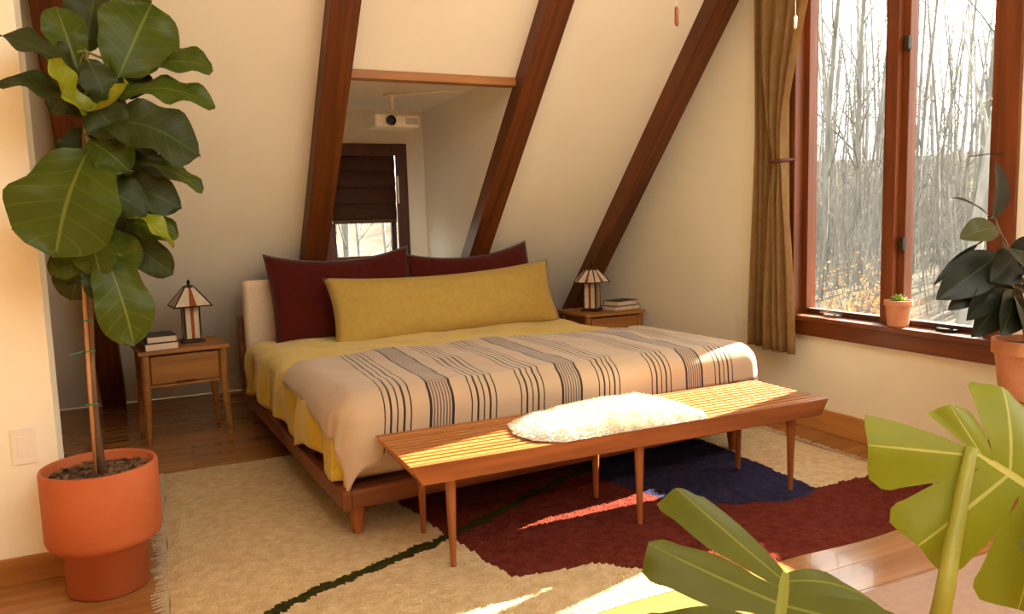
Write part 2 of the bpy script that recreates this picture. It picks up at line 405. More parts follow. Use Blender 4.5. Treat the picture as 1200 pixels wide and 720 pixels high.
# dormer window
w3 = empty('window_3', (0, 0, 0)); tag(w3, 'dark wood dormer window with a half lowered brown shade', None, None, 'structure')
wx0, wx1, wz0, wz1 = DX0 + .13, DX1 - .14, .85, 1.735
for nm, a, b in [('casing', (wx0 - .0, DY - .025, wz0), (wx0 + .085, DY, wz1)), ('casing', (wx1 - .085, DY - .025, wz0), (wx1, DY, wz1)), ('casing', (wx0 + .085, DY - .025, wz1 - .085), (wx1 - .085, DY, wz1)), ('stool', (wx0, DY - .05, wz0 - .03), (wx1, DY, wz0)),
                 ('sash', (wx0 + .085, DY + .03, wz0 + .03), (wx0 + .125, DY + .06, wz1 - .06)), ('sash', (wx1 - .125, DY + .03, wz0 + .03), (wx1 - .085, DY + .06, wz1 - .06)), ('sash', (wx0 + .125, DY + .03, wz0 + .03), (wx1 - .125, DY + .06, wz0 + .07))]:
    bx(nm, a, b, dark_m, w3)
bx('pane', (wx0 + .125, DY + .042, wz0 + .07), (wx1 - .125, DY + .047, wz1 - .06), gm, w3, 0)
sh = empty('window_shade', (0, 0, 0)); tag(sh, 'dark brown fabric shade lowered halfway over the dormer window', 'window shade')
nf = 4; zA, zB = wz1 - .07, 1.19
for k in range(nf):
    za = zA - (zA - zB) * k / nf; zb = zA - (zA - zB) * (k + 1) / nf
    def fn(u, v, za=za, zb=zb): return (wx0 + .095 + u * (wx1 - wx0 - .19), DY - .002 - .022 * math.sin(v * math.pi * .9), za + (zb - .012 - za) * v)
    MB().grid(6, 8, fn).build('shade_fold', shade_m, sh, smooth=True, solid=.004)
bx('bottom_rail', (wx0 + .095, DY - .022, zB - .03), (wx1 - .095, DY - .004, zB - .004), dark_m, sh)
bx('pale_strip', (wx1 - .082, DY - .032, 1.30), (wx1 - .072, DY - .027, 1.50), plastic_m, sh, 0)  # narrow pale strip beside the shade

# main casement window
w1 = empty('window_1', (XR, 2.5, 0)); w1.location = (0, 0, 0)
tag(w1, 'reddish wood double casement window looking onto bare woods', None, None, 'structure')
X0, X1 = XR - .012, XR + .15
y0, y1, z0, z1 = W1
# inner casing boards and jambs
for nm, a, b, mm in [('jamb', (X0, y1 - .035, z0), (X1, y1, z1), win_m), ('jamb', (X0, y0, z0), (X1, y0 + .03, z1), win_m),
                 ('casing', (XR - .02, y1, z0 + .0), (XR, y1 + .07, z1 + .07), win_m), ('casing', (XR - .02, y0 - .085, z0), (XR, y0, z1 + .07), win_m),
                 ('casing', (XR - .02, y0, z1), (XR, y1, z1 + .07), winy_m), ('mullion', (X0 + .03, 2.545, z0), (X1, 2.605, z1), win_m)]:
    bx(nm, a, b, mm, w1, .003)
bx('sill', (XR - .055, y0 - .10, z0 - .022), (XR + .06, y1 + .03, z0 + .006), winy_m, w1, .004)
bx('apron', (XR - .03, y0 - .09, z0 - .10), (XR, y1 + .02, z0 - .022), winy_m, w1, .003)
GX = XR + .07
for (a, b) in ((2.605, y1 - .035), (y0 + .03, 2.545)):
    s = empty('sash'); s.parent = w1
    for aa, bb, mm in [((GX - .02, a, z0 + .006), (GX + .025, a + .035, z1 - .02), win_m), ((GX - .02, b - .035, z0 + .006), (GX + .025, b, z1 - .02), win_m),
                   ((GX - .02, a + .035, z0 + .006), (GX + .025, b - .035, z0 + .034), dark_m), ((GX - .02, a + .035, z1 - .06), (GX + .025, b - .035, z1 - .02), winy_m)]:
        bx('rail', aa, bb, mm, s, .003)
    bx('pane', (GX, a + .035, z0 + .034), (GX + .005, b - .035, z1 - .06), gm, s, 0)
def crank(yc, m):
    g = MB().box((XR + .005, yc - .045, z0 + .006), (XR + .04, yc + .045, z0 + .02)); g.tube([(XR + .02, yc - .03, z0 + .022), (XR + .005, yc + .02, z0 + .034), (XR + .0, yc + .06, z0 + .028)], [.006, .005, .007], 6)
    g.build('crank_handle', m, w1, bevel=0)
crank(2.90, metal_m); crank(2.26, dplastic_m)
for zz in (.99, 1.90):
    bx('sash_lock', (GX - .045, 2.50, zz - .03), (GX - .02, 2.525, zz + .03), dmetal_m, w1, .004)
h0 = on_x(1134, 181, XR - .02); h1 = on_x(1172, 181, XR - .02)
MB().tube([(XR - .021, y0 - .03, h1.z), (XR - .05, y0 - .0, h1.z + .004), (XR - .05, y0 + .09, h1.z)], .0022, 6).build('hook_rod', dplastic_m, w1)
# second, out-of-frame window added on the same wall to let in daylight
w2 = empty('window_added'); tag(w2, 'unseen reddish wood window added further along the gable wall for daylight', None, None, 'structure')
a0, a1, b0, b1 = W2
for a, b in [((X0, a0, b0), (X1, a0 + .06, b1)), ((X0, a1 - .06, b0), (X1, a1, b1)), ((X0, a0 + .06, b0), (X1, a1 - .06, b0 + .05)), ((X0, a0 + .06, b1 - .05), (X1, a1 - .06, b1)), ((X0, .52, b0 + .05), (X1, .58, b1 - .05))]:
    bx('frame', a, b, win_m, w2, .003)
bx('pane', (GX, a0 + .06, b0 + .05), (GX + .005, a1 - .06, b1 - .05), gm, w2, 0)
# outlets
def outlet(loc, axis, label, double):
    e = empty('wall_plate', loc); tag(e, label, 'wall plate')
    if axis == 'x': e.rotation_euler = (0, 0, -math.pi / 2)
    bx('plate', (-.036, -.007, -.06), (.036, 0, .06), plastic_m, e, .002)
    if double:
        for s in (-1, 1):
            bx('socket', (-.017, -.009, s * .025 - .014), (.017, -.007, s * .025 + .014), plastic_m, e, .001)
    else: bx('rocker', (-.017, -.010, -.034), (.017, -.007, .034), plastic_m, e, .001)
po = on_x(868, 384, XR); outlet((XR, po.y, po.z), 'x', 'small beige wall socket beside the curtain', True)
po = on_y(28, 523, PY); outlet((po.x, PY, po.z), 'y', 'cream rocker plate on the partition wall by the big pot', False)

# ------------------------------------------------------------------ curtain
cu = empty('curtain', (XR - .08, 3.3, .4)); tag(cu, 'olive brown curtain tied back beside the casement window', 'curtain')
cu.location = (0, 0, 0)
zb_, zt_ = .405, 2.46
def cpanel(yl, yr, xo, freq, amp, name):
    def fn(u, v):
        z = zt_ + (zb_ - zt_) * v; a, b = yl(z), yr(z)
        yy = a + (b - a) * u
        return (XR + xo(z) - amp * (.55 + .45 * math.sin(freq * u * 2 * math.pi + .6 * math.sin(z * 1.3))), yy + .008 * math.sin(z * 3 + u * 9), z)
    return MB().grid(70, 40, fn).build(name, curtain_m, cu, smooth=True, solid=.003)
lerp = lambda a, b, t: a + (b - a) * max(0, min(1, t))
cpanel(lambda z: 3.375 + .035 * lerp(0, 1, (1.6 - z) / 1.1), lambda z: 3.14, lambda z: -.03, 5, .055, 'panel')
TZ = 1.42
def yr2(z):
    if z > TZ: return lerp(3.14, 2.955, ((z - TZ) / .8) ** 1.25)
    return lerp(3.14, 3.03, ((TZ - z) / 1.0) ** .6)
def yl2(z):
    if z > TZ: return lerp(3.20, 3.27, (z - TZ) / .5)
    return lerp(3.20, 3.24, (TZ - z) / .8)
cpanel(yl2, yr2, lambda z: -.085 + .02 * math.exp(-((z - TZ) / .12) ** 2), 3.5, .05, 'gathered_panel')
MB().tube([(XR - .02, 3.21, TZ + .01), (XR - .125, 3.205, TZ), (XR - .145, 3.17, TZ - .003), (XR - .12, 3.133, TZ), (XR - .02, 3.13, TZ + .01)], .009, 8).build('tieback', bookr_m, cu, smooth=True)
MB().tube([(XR - .07, 2.9, zt_ + .012), (XR - .07, 3.45, zt_ + .012)], .012, 10).build('rod', dmetal_m, cu)

# ------------------------------------------------------------------ rug
RX0, RX1, RY0, RY1 = -.045, 2.885, 1.86, 3.935
RT = .012
def rug_region(x, y):
    jx = x + .018 * noise.noise((x * 14, y * 14, 0)); jy = y + .018 * noise.noise((x * 14, y * 14, 5))
    # olive line
    tt = (jx - .264) / .721
    yc = 2.297 + tt * .334 + .02 * math.sin(jx * 5)
    if abs(jy - yc) < .028 and jx < 1.95: return 3
    left = .80 + .16 * (3.2 - jy)
    bot = 2.165 - .03 * math.sin((jx - .95) * 5) - max(0, jx - 1.25) * 1.1
    # navy block
    if jx > 1.76 + .05 * math.sin(jy * 6) and jx < 2.42 + .06 * (jy - 2.3) and jy < 3.3:
        low = 2.225 + .10 * max(0, (2.25 - jx)) / .25 if jx < 2.25 else 2.225 + .05 * (jx - 2.25) / .15
        if jy > low: return 2
    if jx > left and jy > bot and jx < 1.83: return 1
    if jx >= 1.80 and jy < (2.36 if jx < 2.42 else 2.235) and jy > bot: return 1
    if jx > 1.5 and jy <= 2.3 and jy > bot: return 1
    return 0
rs = random.Random(5)
NX, NY = 270, 190
hgt = {}
def rfn(u, v):
    e = min(u, 1 - u, v, 1 - v)
    z = RT * min(1, e * 60) + (rs.uniform(-.004, .002) if e > .002 else 0)
    wob = .008 * math.sin(v * 25) if (u < .002 or u > .998) else 0
    return (RX0 + (RX1 - RX0) * u + wob, RY0 + (RY1 - RY0) * v + (.006 * math.sin(u * 31) if (v < .002 or v > .998) else 0), max(.0015, z))
rug = MB().grid(NX, NY, rfn, None, lambda i, j: rug_region(RX0 + (RX1 - RX0) * (i + .5) / NX, RY0 + (RY1 - RY0) * (j + .5) / NY)).build('area_rug', [rugc_m, rugr_m, rugn_m, rugg_m], smooth=True)
tag(rug, 'cream pile rug with brick, navy and olive abstract shapes under the bed', 'rug')
for side in (0, 1):
    m = MB()
    for k in range(170):
        yy = RY0 + (RY1 - RY0) * (k + .5) / 170; xx = RX1 - .004 if side else RX0 + .004; s = 1 if side else -1
        l = rs.uniform(.03, .055); dy = rs.uniform(-.012, .012)
        m.tube([(xx, yy, .006), (xx + s * l * .5, yy + dy * .4, .006), (xx + s * l, yy + dy, .003)], [.003, .0028, .0022], 4)
    o = m.build('fringe', fringe_m, rug); o['kind'] = 'stuff'
mt2 = MB().grid(30, 20, lambda u, v: (1.70 + 1.36 * u, .62 + .965 * v, .0015 + .005 * min(1, 40 * min(u, 1 - u, v, 1 - v)) + .0008 * math.sin(u * 40))).build('floor_mat', mat2_m, smooth=True)
tag(mt2, 'plain mauve tan flatweave mat on the floor by the monstera', 'mat')

# ------------------------------------------------------------------ bed
BYAW = math.radians(3.5)
bed = empty('platform_bed', (1.55, 2.828, 0), BYAW); tag(bed, 'low walnut platform bed with an upholstered headboard', 'bed')
BM = Matrix.Translation((1.55, 2.828, 0)) @ Matrix.Rotation(BYAW, 4, 'Z')
HW = 1.01; Y0b, Y1b = -.065, 2.10
for sx in (-1, 1):
    bx('side_rail', (sx * HW - (.035 if sx > 0 else 0), Y0b, .125), (sx * HW + (.035 if sx < 0 else 0), Y1b, .195), bedy_m, bed, .006)
bx('foot_rail', (-HW + .035, Y0b, .125), (HW - .035, Y0b + .035, .195), bed_m, bed, .006)
bx('head_rail', (-HW + .035, Y1b - .035, .125), (HW - .035, Y1b, .195), bed_m, bed, .006)
for k in range(12):
    yy = Y0b + .08 + k * .17
    bx('slat', (-HW + .036, yy, .165), (HW - .036, yy + .09, .188), bed_m, bed, .002)
for (lx, ly) in ((-.94, .0), (.94, .0), (-.94, 2.02), (.94, 2.02), (0, 1.0)):
    zb0 = .0145 if ly < 1.05 else 0
    MB().lathe([(.021, zb0), (.034, .125)], 20, (lx, ly, 0)).build('leg', leg_m, bed, smooth=False)
# headboard
for sx in (-1, 1):
    vs = MB(); vs.box((-.022, -.03, .2), (.022, .03, .63))
    vs.build('headboard_post', bed_m, bed, bevel=.006).matrix_local = Matrix.Translation((sx * .985, 2.06, 0)) @ Matrix.Rotation(math.radians(-4), 4, 'X')
def rbox(nx, x0, x1, y0, y1, z0, z1, r):
    b = bmesh.new(); bmesh.ops.create_cube(b, size=1)
    for v in b.verts: v.co = Vector((x0 + (x1 - x0) * (v.co.x + .5), y0 + (y1 - y0) * (v.co.y + .5), z0 + (z1 - z0) * (v.co.z + .5)))
    bmesh.ops.bevel(b, geom=b.edges[:], offset=r, segments=5, profile=.5, affect='EDGES'); return b
def from_bm(b, name, m, parent=None, smooth=True):
    me = bpy.data.meshes.new(name); b.to_mesh(me); b.free(); me.materials.append(m)
    if smooth: me.polygons.foreach_set('use_smooth', [True] * len(me.polygons))
    o = bpy.data.objects.new(name, me); COL.objects.link(o)
    if parent: o.parent = parent
    return o
hc = from_bm(rbox(0, -.985, .965, 1.95, 2.045, .40, .845, .035), 'headboard_cushion', cushion_m, bed); hc['label'] = 'oatmeal upholstered headboard cushion'
mt = from_bm(rbox(0, -.955, .955, .02, 1.935, .195, .45, .05), 'mattress', mattress_m); mt.matrix_world = BM
tag(mt, 'beige mattress on the platform bed under the duvet', 'mattress')

def drape(s, t, ax, y0, zt, R, flare, wamp, wf, seed=0):
    dx = max(0, abs(s) - ax); dy = max(0, y0 - t); e = math.hypot(dx, dy)
    bxp = max(-ax, min(ax, s)); byp = max(y0, t); sg = 1 if s > 0 else -1
    if e < 1e-9: return Vector((bxp, byp, zt))
    d = Vector((sg * dx / e, -dy / e, 0))
    if e < R * math.pi / 2: out = R * math.sin(e / R); dn = R * (1 - math.cos(e / R))
    else:
        k = e - R * math.pi / 2; out = R + k * math.sin(flare); dn = R + k * math.cos(flare)
    al = t * (dx / e) + s * (dy / e)
    sw_ = (dx / e) ** 3
    out += sw_ * (wamp * math.sin(al * wf + seed) + wamp * .5 * math.sin(al * wf * 2.3 + seed * 2)) * min(1, dn / .15)
    return Vector((bxp, byp, zt)) + d * out - Vector((0, 0, dn))
def duv(u, v):
    s = -1.215 + 2.45 * u
    kk = max(0, min(1, (-.78 - s) / .35)); tm = -.07 - .11 * kk * kk
    t = tm + (1.89 - tm) * v
    s2 = s * (1 - .0 * v)
    L = abs(s) - .93
    k = 1.0
    if s < 0 and L > 0: k = 1 + .10 * math.sin(t * 11) * min(1, L / .1)   # wavy hem
    s2 = math.copysign(.93 + L * k, s) if L > 0 else s
    p = drape(s2, t, .91, .055, .485, .07, .03, .02, 13, 1.0)
    puff = .014 * noise.noise((s * 3, t * 3, 1)) + .008 * noise.noise((s * 8, t * 6, 4))
    if abs(s) < .95 and t > .02: p.z += puff + .012 * (1 - (s / .95) ** 2)
    elif t > .1: p.x += math.copysign(abs(puff), s) * 1.5
    return p
du = MB().grid(110, 90, duv).build('duvet', duvet_m, smooth=True, solid=.022); du.matrix_world = BM
tag(du, 'mustard yellow duvet spread over the bed', 'duvet')
def blk(u, v):
    sl = -1.045 - .12 * (1 - v) ** 1.5; sr = 1.24
    s = sl + (sr - sl) * u
    kb = max(0, min(1, (-.80 - s) / .09)); kb = kb * kb * (3 - 2 * kb); tm = -.175 - .09 * kb
    t = tm + (.865 - tm) * v
    t2 = t + .03 * math.sin(u * 5) * v + .10 * u * v * 0
    p = drape(s, t2, .905 if s < 0 else .985, .045, .526, .10, .10, .008, 9, .3)
    puff = .014 * noise.noise((s * 3, t2 * 3, 1)) + .008 * noise.noise((s * 8, t2 * 6, 4))
    if abs(s) < .95 and t2 > .02: p.z += puff + .012 * (1 - (s / .95) ** 2)
    if v > .97: p.z -= .006
    return p
bl = MB().grid(120, 70, blk, lambda u, v: (-1.10 + 2.34 * u, -.165 + 1.03 * v)).build('striped_blanket', bm_, smooth=True, solid=.012); bl.matrix_world = BM
tag(bl, 'oatmeal wool blanket with black stripe bands across the bed foot', 'blanket')

def pillow(name, w, h, t, m, loc, rx, ry, rz, label, group=None, sag=.03, seed=0):
    def half(sg):
        def fn(u, v):
            a, b = u * 2 - 1, v * 2 - 1
            pin = 1 + .0 * a
            x = a * w / 2 * (1 - .045 * (1 - a * a) * 0 - .05 * (1 - b * b) * (abs(a) ** 3) * .8)
            z = b * h / 2 * (1 - .09 * (1 - a * a) * (abs(b) ** 3) * .8)
            th = (max(0, 1 - abs(a) ** 2.6) ** .55) * (max(0, 1 - abs(b) ** 2.6) ** .55)
            n = noise.noise((a * 2 + seed, b * 2, seed)) * .012 + noise.noise((a * 6 + seed, b * 5, seed)) * .005
            yv = sg * (t / 2 * th + n * th)
            if b > 0: z -= sag * (1 - a * a) * b
            return (x, yv, z)
        return fn
    b = MB(); b.grid(40, 24, half(-1)); b.grid(40, 24, half(1))
    o = b.build(name, m, smooth=True, recalc=False)
    bb = bmesh.new(); bb.from_mesh(o.data); bmesh.ops.remove_doubles(bb, verts=bb.verts, dist=.0004); bmesh.ops.recalc_face_normals(bb, faces=bb.faces); bb.to_mesh(o.data); bb.free()
    o.location = loc; o.rotation_euler = (rx, ry, rz)
    tag(o, label, 'pillow', group); return o
pillow('pillow', .91, .56, .17, maroon_m, (1.03, 4.66, .738), math.radians(-17), math.radians(-1), BYAW + .03, 'maroon pillow leaning on the headboard beside the bare oatmeal headboard end', sag=.05, seed=1)
pillow('pillow', .90, .56, .17, maroon_m, (1.90, 4.70, .72), math.radians(-17), math.radians(-3), BYAW + .02, 'maroon pillow leaning on the headboard below the window side rafter', sag=.05, seed=4)
pillow('lumbar_pillow', 1.50, .42, .20, yellow_m, (1.612, 4.42, .675), math.radians(-20), math.radians(-1.2), BYAW + .01, 'long ochre yellow lumbar pillow in front of the maroon pillows', sag=.03, seed=8)

# ------------------------------------------------------------------ bench
BX, BY, BLN, BW, BH = .675, 2.27, 1.78, .425, .392
bench = empty('slat_bench', (BX, BY, 0)); tag(bench, 'long walnut slat bench at the foot of the bed', 'bench')
HR = .066
def trap(x0, x1, yA, yB, zA, zB, cut):   # undercut ends
    vs = [(x0 + cut, yA, zA), (x1 - cut, yA, zA), (x1 - cut, yB, zA), (x0 + cut, yB, zA), (x0, yA, zB), (x1, yA, zB), (x1, yB, zB), (x0, yB, zB)]
    m = MB(); m.add(vs, [(3, 2, 1, 0), (4, 5, 6, 7), (0, 1, 5, 4), (1, 2, 6, 5), (2, 3, 7, 6), (3, 0, 4, 7)]); return m
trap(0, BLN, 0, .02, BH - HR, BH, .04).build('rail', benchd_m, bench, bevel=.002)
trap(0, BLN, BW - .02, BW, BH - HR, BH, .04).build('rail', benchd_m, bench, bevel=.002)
ns_ = 11; pitch = (BW - .04) / ns_; sm = None
for k in range(ns_):
    yy = .02 + (k + .5) * pitch
    if sm is None:
        o = trap(.002, BLN - .002, -.0115, .0115, -.038, 0, .02).build('slat', bench_m, bench, bevel=.0015); sm = o.data
    else:
        o = bpy.data.objects.new('slat', sm); COL.objects.link(o); o.parent = bench
    o.location = (0, yy, BH - .001)
for xx in (.10, .16 + (BLN - .32) * .5, BLN - .14, BLN - .04 - .04, .05):
    pass
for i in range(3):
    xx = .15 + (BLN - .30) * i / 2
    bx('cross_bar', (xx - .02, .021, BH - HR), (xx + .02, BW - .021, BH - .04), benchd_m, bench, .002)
    for yy in (.055, BW - .055):
        MB().lathe([(.0095, .0145), (.019, BH - HR)], 18, (xx, yy, 0)).build('leg', leg_m, bench)
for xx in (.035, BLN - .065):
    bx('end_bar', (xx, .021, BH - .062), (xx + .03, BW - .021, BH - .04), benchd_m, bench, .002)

# sheepskin
out = [(595, 497), (612, 489), (640, 483), (668, 476), (700, 467), (728, 463), (752, 463), (775, 467), (800, 474), (826, 483), (832, 491), (815, 496), (793, 496), (782, 503), (758, 512), (722, 514), (700, 511), (690, 517), (660, 517), (625, 515), (603, 508)]
P2 = [on_z(x, y, BH + .01) for x, y in out]
P2 = [Vector((p.x, min(max(p.y, BY - .012), BY + BW - .005))) for p in P2]
cen = sum(P2, Vector((0, 0))) / len(P2)
def poly_r(ang):
    best = 0
    d = Vector((math.cos(ang), math.sin(ang)))
    for i in range(len(P2)):
        a, b = P2[i] - cen, P2[(i + 1) % len(P2)] - cen
        e = b - a; den = d.x * e.y - d.y * e.x
        if abs(den) < 1e-9: continue
        t_ = (a.x * e.y - a.y * e.x) / den; s_ = (a.x * d.y - a.y * d.x) / den
        if t_ > 0 and -.001 <= s_ <= 1.001: best = max(best, t_)
    return best
sk = MB(); NA, NR = 120, 24
rs2 = random.Random(9)
def sheep_pt(u, v):
    a = u * 2 * math.pi; r = v * poly_r(a)
    x, y = cen.x + math.cos(a) * r, cen.y + math.sin(a) * r
    z = BH + .004 + .035 * (1 - v ** 5) + (.010 * noise.noise((x * 14, y * 14, 0)) + .006 * noise.noise((x * 34, y * 34, 3))) * (1 - v ** 6)
    return (x, y, z)
sk.grid(NA, NR, sheep_pt)
sheep = sk.build('sheepskin', fur_m, smooth=True)
tag(sheep, 'fluffy white sheepskin draped on the slat bench', 'sheepskin')
tf = MB()
for k in range(9000):
    u, v = rs2.random(), rs2.random() ** .45
    p = Vector(sheep_pt(u, v * .995)); a = u * 2 * math.pi
    d = Vector((math.cos(a) * v ** 3, math.sin(a) * v ** 3, .8 * (1 - v ** 8) + .05)) + Vector((rs2.uniform(-.5, .5), rs2.uniform(-.5, .5), rs2.uniform(-.1, .3)))
    d.normalize(); l = rs2.uniform(.007, .015); w = .0026
    s = d.orthogonal().normalized() * w; s2 = d.cross(s)
    b = p - d * .003
    tip = p + d * l; tip.z = max(tip.z, BH + .002)
    tf.add([b + s, b - s * .5 + s2 * .87, b - s * .5 - s2 * .87, tip], [(0, 1, 3), (1, 2, 3), (2, 0, 3)])
o = tf.build('wool_tufts', fur_m, sheep, recalc=False); o['kind'] = 'stuff'

# ------------------------------------------------------------------ nightstands
def nightstand(loc, rz, w, d, h, label):
    e = empty('nightstand', loc, rz); tag(e, label, 'nightstand')
    bx('top', (-w / 2 - .012, -d / 2 - .012, h - .022), (w / 2 + .012, d / 2 + .012, h), ns_m, e, .005)
    bx('side_panel', (-w / 2 + .03, -d / 2 + .02, h - .20), (-w / 2 + .045, d / 2 - .02, h - .022), ns_m, e)
    bx('side_panel', (w / 2 - .045, -d / 2 + .02, h - .20), (w / 2 - .03, d / 2 - .02, h - .022), ns_m, e)
    bx('back_panel', (-w / 2 + .045, d / 2 - .035, h - .20), (w / 2 - .045, d / 2 - .02, h - .022), ns_m, e)
    bx('bottom_panel', (-w / 2 + .045, -d / 2 + .02, h - .205), (w / 2 - .045, d / 2 - .035, h - .19), ns_m, e)
    dr = bx('drawer', (-w / 2 + .048, -d / 2 + .012, h - .185), (w / 2 - .048, -d / 2 + .032, h - .034), ns_m, e, .003)
    bx('finger_pull', (-.05, -d / 2 + .009, h - .187), (.05, -d / 2 + .013, h - .178), dark_m, dr, 0)
    for sx in (-1, 1):
        for sy in (-1, 1):
            m = MB(); x, y = sx * (w / 2 - .022), sy * (d / 2 - .022)
            m.tube([(x + sx * .012, y + sy * .012, 0), (x, y, h * .55), (x, y, h - .023)], [.013, .021, .021], 12)
            m.build('leg', ns_m, e)
NSL = (.085, 4.71, 0); nightstand(NSL, math.radians(6), .44, .40, .515, 'oak nightstand holding the pyramid lamp beside the fig')
NSR = (2.83, 4.66, 0); nightstand(NSR, math.radians(0), .46, .38, .505, 'oak nightstand in the corner by the gable wall')

def glass_lamp(loc, rz, H, bw, cw, ch, sw, tw, sh, n, label):
    e = empty('table_lamp', loc, rz); tag(e, label, 'lamp')
    bx('base', (-bw / 2, -bw / 2, 0), (bw / 2, bw / 2, .016), solder_m, e, .004)
    c = cw / 2
    body = empty('body'); body.parent = e
    for sx in (-1, 1):
        for sy in (-1, 1): bx('corner_post', (sx * c - .005, sy * c - .005, .016), (sx * c + .005, sy * c + .005, ch), solder_m, body, 0)
    for a in range(4):
        M = Matrix.Rotation(a * math.pi / 2, 4, 'Z')
        bx('glass_panel', (-c + .005, -c - .002, .022), (-.009, -c + .002, ch - .006), glassw_m, body, 0, M)
        bx('glass_panel', (.009, -c - .002, .022), (c - .005, -c + .002, ch - .006), glassw_m, body, 0, M)
        bx('amber_strip', (-.009, -c - .0025, .022), (.009, -c + .002, ch - .006), glassa_m, body, 0, M)
    bx('cap', (-c - .006, -c - .006, ch), (c + .006, c + .006, ch + .012), solder_m, e, .002)
    MB().tube([(0, 0, ch), (0, 0, H)], .006, 8).build('rod', solder_m, e)
    z0 = ch + .004; z1 = z0 + sh
    shd = empty('shade'); shd.parent = e
    ring0 = [Vector((sw / 2 / math.cos(math.pi / n) * math.cos(2 * math.pi * (k + .5) / n), sw / 2 / math.cos(math.pi / n) * math.sin(2 * math.pi * (k + .5) / n), z0)) for k in range(n)]
    ring1 = [Vector((p.x * tw / sw, p.y * tw / sw, z1)) for p in ring0]
    for k in range(n):
        a, b, c2, d = ring0[k], ring0[(k + 1) % n], ring1[(k + 1) % n], ring1[k]
        def quad(f0, f1, nm, m):
            vs = [a.lerp(b, f0), a.lerp(b, f1), d.lerp(c2, f1), d.lerp(c2, f0)]
            nn = (vs[1] - vs[0]).cross(vs[3] - vs[0]).normalized() * .003
            mm = MB(); mm.add(vs + [v - nn for v in vs], [(0, 1, 2, 3), (7, 6, 5, 4), (0, 4, 5, 1), (1, 5, 6, 2), (2, 6, 7, 3), (3, 7, 4, 0)]); mm.build(nm, m, shd)
        quad(.0, .40, 'glass_panel', glassw_m); quad(.40, .60, 'amber_strip', glassa_m); quad(.60, 1, 'glass_panel', glassw_m)
        MB().tube([a, d], .004, 6).build('came', solder_m, shd); MB().tube([a, b], .004, 6).build('came', solder_m, shd)
    MB().lathe([(tw / 2 + .006, z1 - .004), (tw / 2 + .004, z1 + .006), (.01, z1 + .012), (.008, z1 + .022), (.011, z1 + .03), (.003, z1 + .042)], 12).build('finial', solder_m, e)
Mn = Matrix.Translation(NSL) @ Matrix.Rotation(math.radians(6), 4, 'Z')
p = Mn @ Vector((.075, .02, .5155)); glass_lamp(p, math.radians(8), .34, .12, .08, .205, .20, .05, .105, 4, 'pyramid shade stained glass lamp on the nightstand beside the fig')
glass_lamp(Vector((2.745, 4.64, .5055)), math.radians(40), .34, .12, .085, .20, .23, .085, .085, 6, 'six sided stained glass lamp on the corner nightstand')

def book(loc, rz, w, d, h, cover, label, group=None):
    e = empty('book', loc, rz); tag(e, label, 'book', group)
    bx('pages', (-w / 2 + .002, -d / 2 + .003, .003), (w / 2 - .004, d / 2 - .003, h - .003), page_m, e, 0)
    bx('cover', (-w / 2, -d / 2, 0), (w / 2, d / 2, .003), cover, e, 0); bx('cover', (-w / 2, -d / 2, h - .003), (w / 2, d / 2, h), cover, e, 0)
    bx('spine', (-w / 2 - .002, -d / 2, 0), (-w / 2 + .002, d / 2, h), cover, e, 0)
pb = Mn @ Vector((-.125, -.10, .5155))
book(pb, math.radians(14), .17, .22, .040, bookr_m, 'maroon hardback at the bottom of the pair beside the pyramid lamp')
book(pb + Vector((.015, .005, .0405)), math.radians(8), .15, .21, .036, bookk_m, 'black hardback on top of the maroon book')
pr = Vector((2.955, 4.60, .5055))
book(pr, math.radians(-80), .15, .24, .030, bookg_m, 'grey book at the bottom of the corner nightstand pair')
book(pr + Vector((.0, .0, .0305)), math.radians(-76), .14, .20, .034, bookk_m, 'dark book on top of the grey book in the corner')

# ------------------------------------------------------------------ projector in the dormer
pj = empty('projector', (0, 0, 0)); tag(pj, 'white projector hanging from the dormer ceiling', 'projector')
pc = on_y(460, 144, 4.9); pj.location = (pc.x, pc.y, pc.z); pj.rotation_euler = (0, 0, math.radians(4))
from_bm(rbox(0, -.15, .15, -.10, .12, -.04, .042, .018), 'housing', plastic_m, pj)
MB().lathe([(.03, 0), (.032, .02), (.026, .024), (.022, .012)], 24).build('lens', dplastic_m, pj).matrix_local = Matrix.Translation((-.05, -.098, .0)) @ Matrix.Rotation(math.pi / 2, 4, 'X')
bx('vent', (.05, -.102, -.02), (.135, -.099, .02), metal_m, pj, 0)
for k in (-1, 1): MB().tube([(k * .07, .0, .042), (0, 0, .085)], .007, 8).build('bracket_arm', plastic_m, pj)
zc = DZC - pc.z
MB().tube([(0, 0, .08), (0, 0, zc - .012)], .016, 12).build('mount_pole', plastic_m, pj)
MB().lathe([(.055, 0), (.05, .012)], 20, (0, 0, zc - .013)).build('ceiling_plate', plastic_m, pj)
MB().tube([(0.02, 0, zc - .006), (.12, -.1, zc - .006), (.26, -.24, zc - .006), (.38, -.26, zc - .006)], .006, 8).build('cable', plastic_m, pj)

# ------------------------------------------------------------------ pull cords hanging from the roof
def pull(x, y, d, h, r, label):
    p = at(x, y, d); e = empty('pull_cord', (p.x, p.y, p.z)); tag(e, label, 'pull cord')
    zr = min((YB - p.y), (p.y - YS)) * math.tan(ANG) - p.z
    MB().lathe([(r * .5, -h / 2), (r, -h / 2 + h * .12), (r, h / 2 - h * .12), (r * .5, h / 2)], 14).build('handle', leg_m if r > .005 else plastic_m, e, smooth=True)
    MB().tube([(0, 0, h / 2 - .001), (0, 0, zr)], .0007, 5).build('cord', plastic_m, e)
pull(793, 19, 2.2, .054, .006, 'wooden pull handle on a thin cord in front of the slanted wall')
pull(932, 26, 2.2, .036, .0045, 'small white pull handle on a thin cord in front of the curtain')

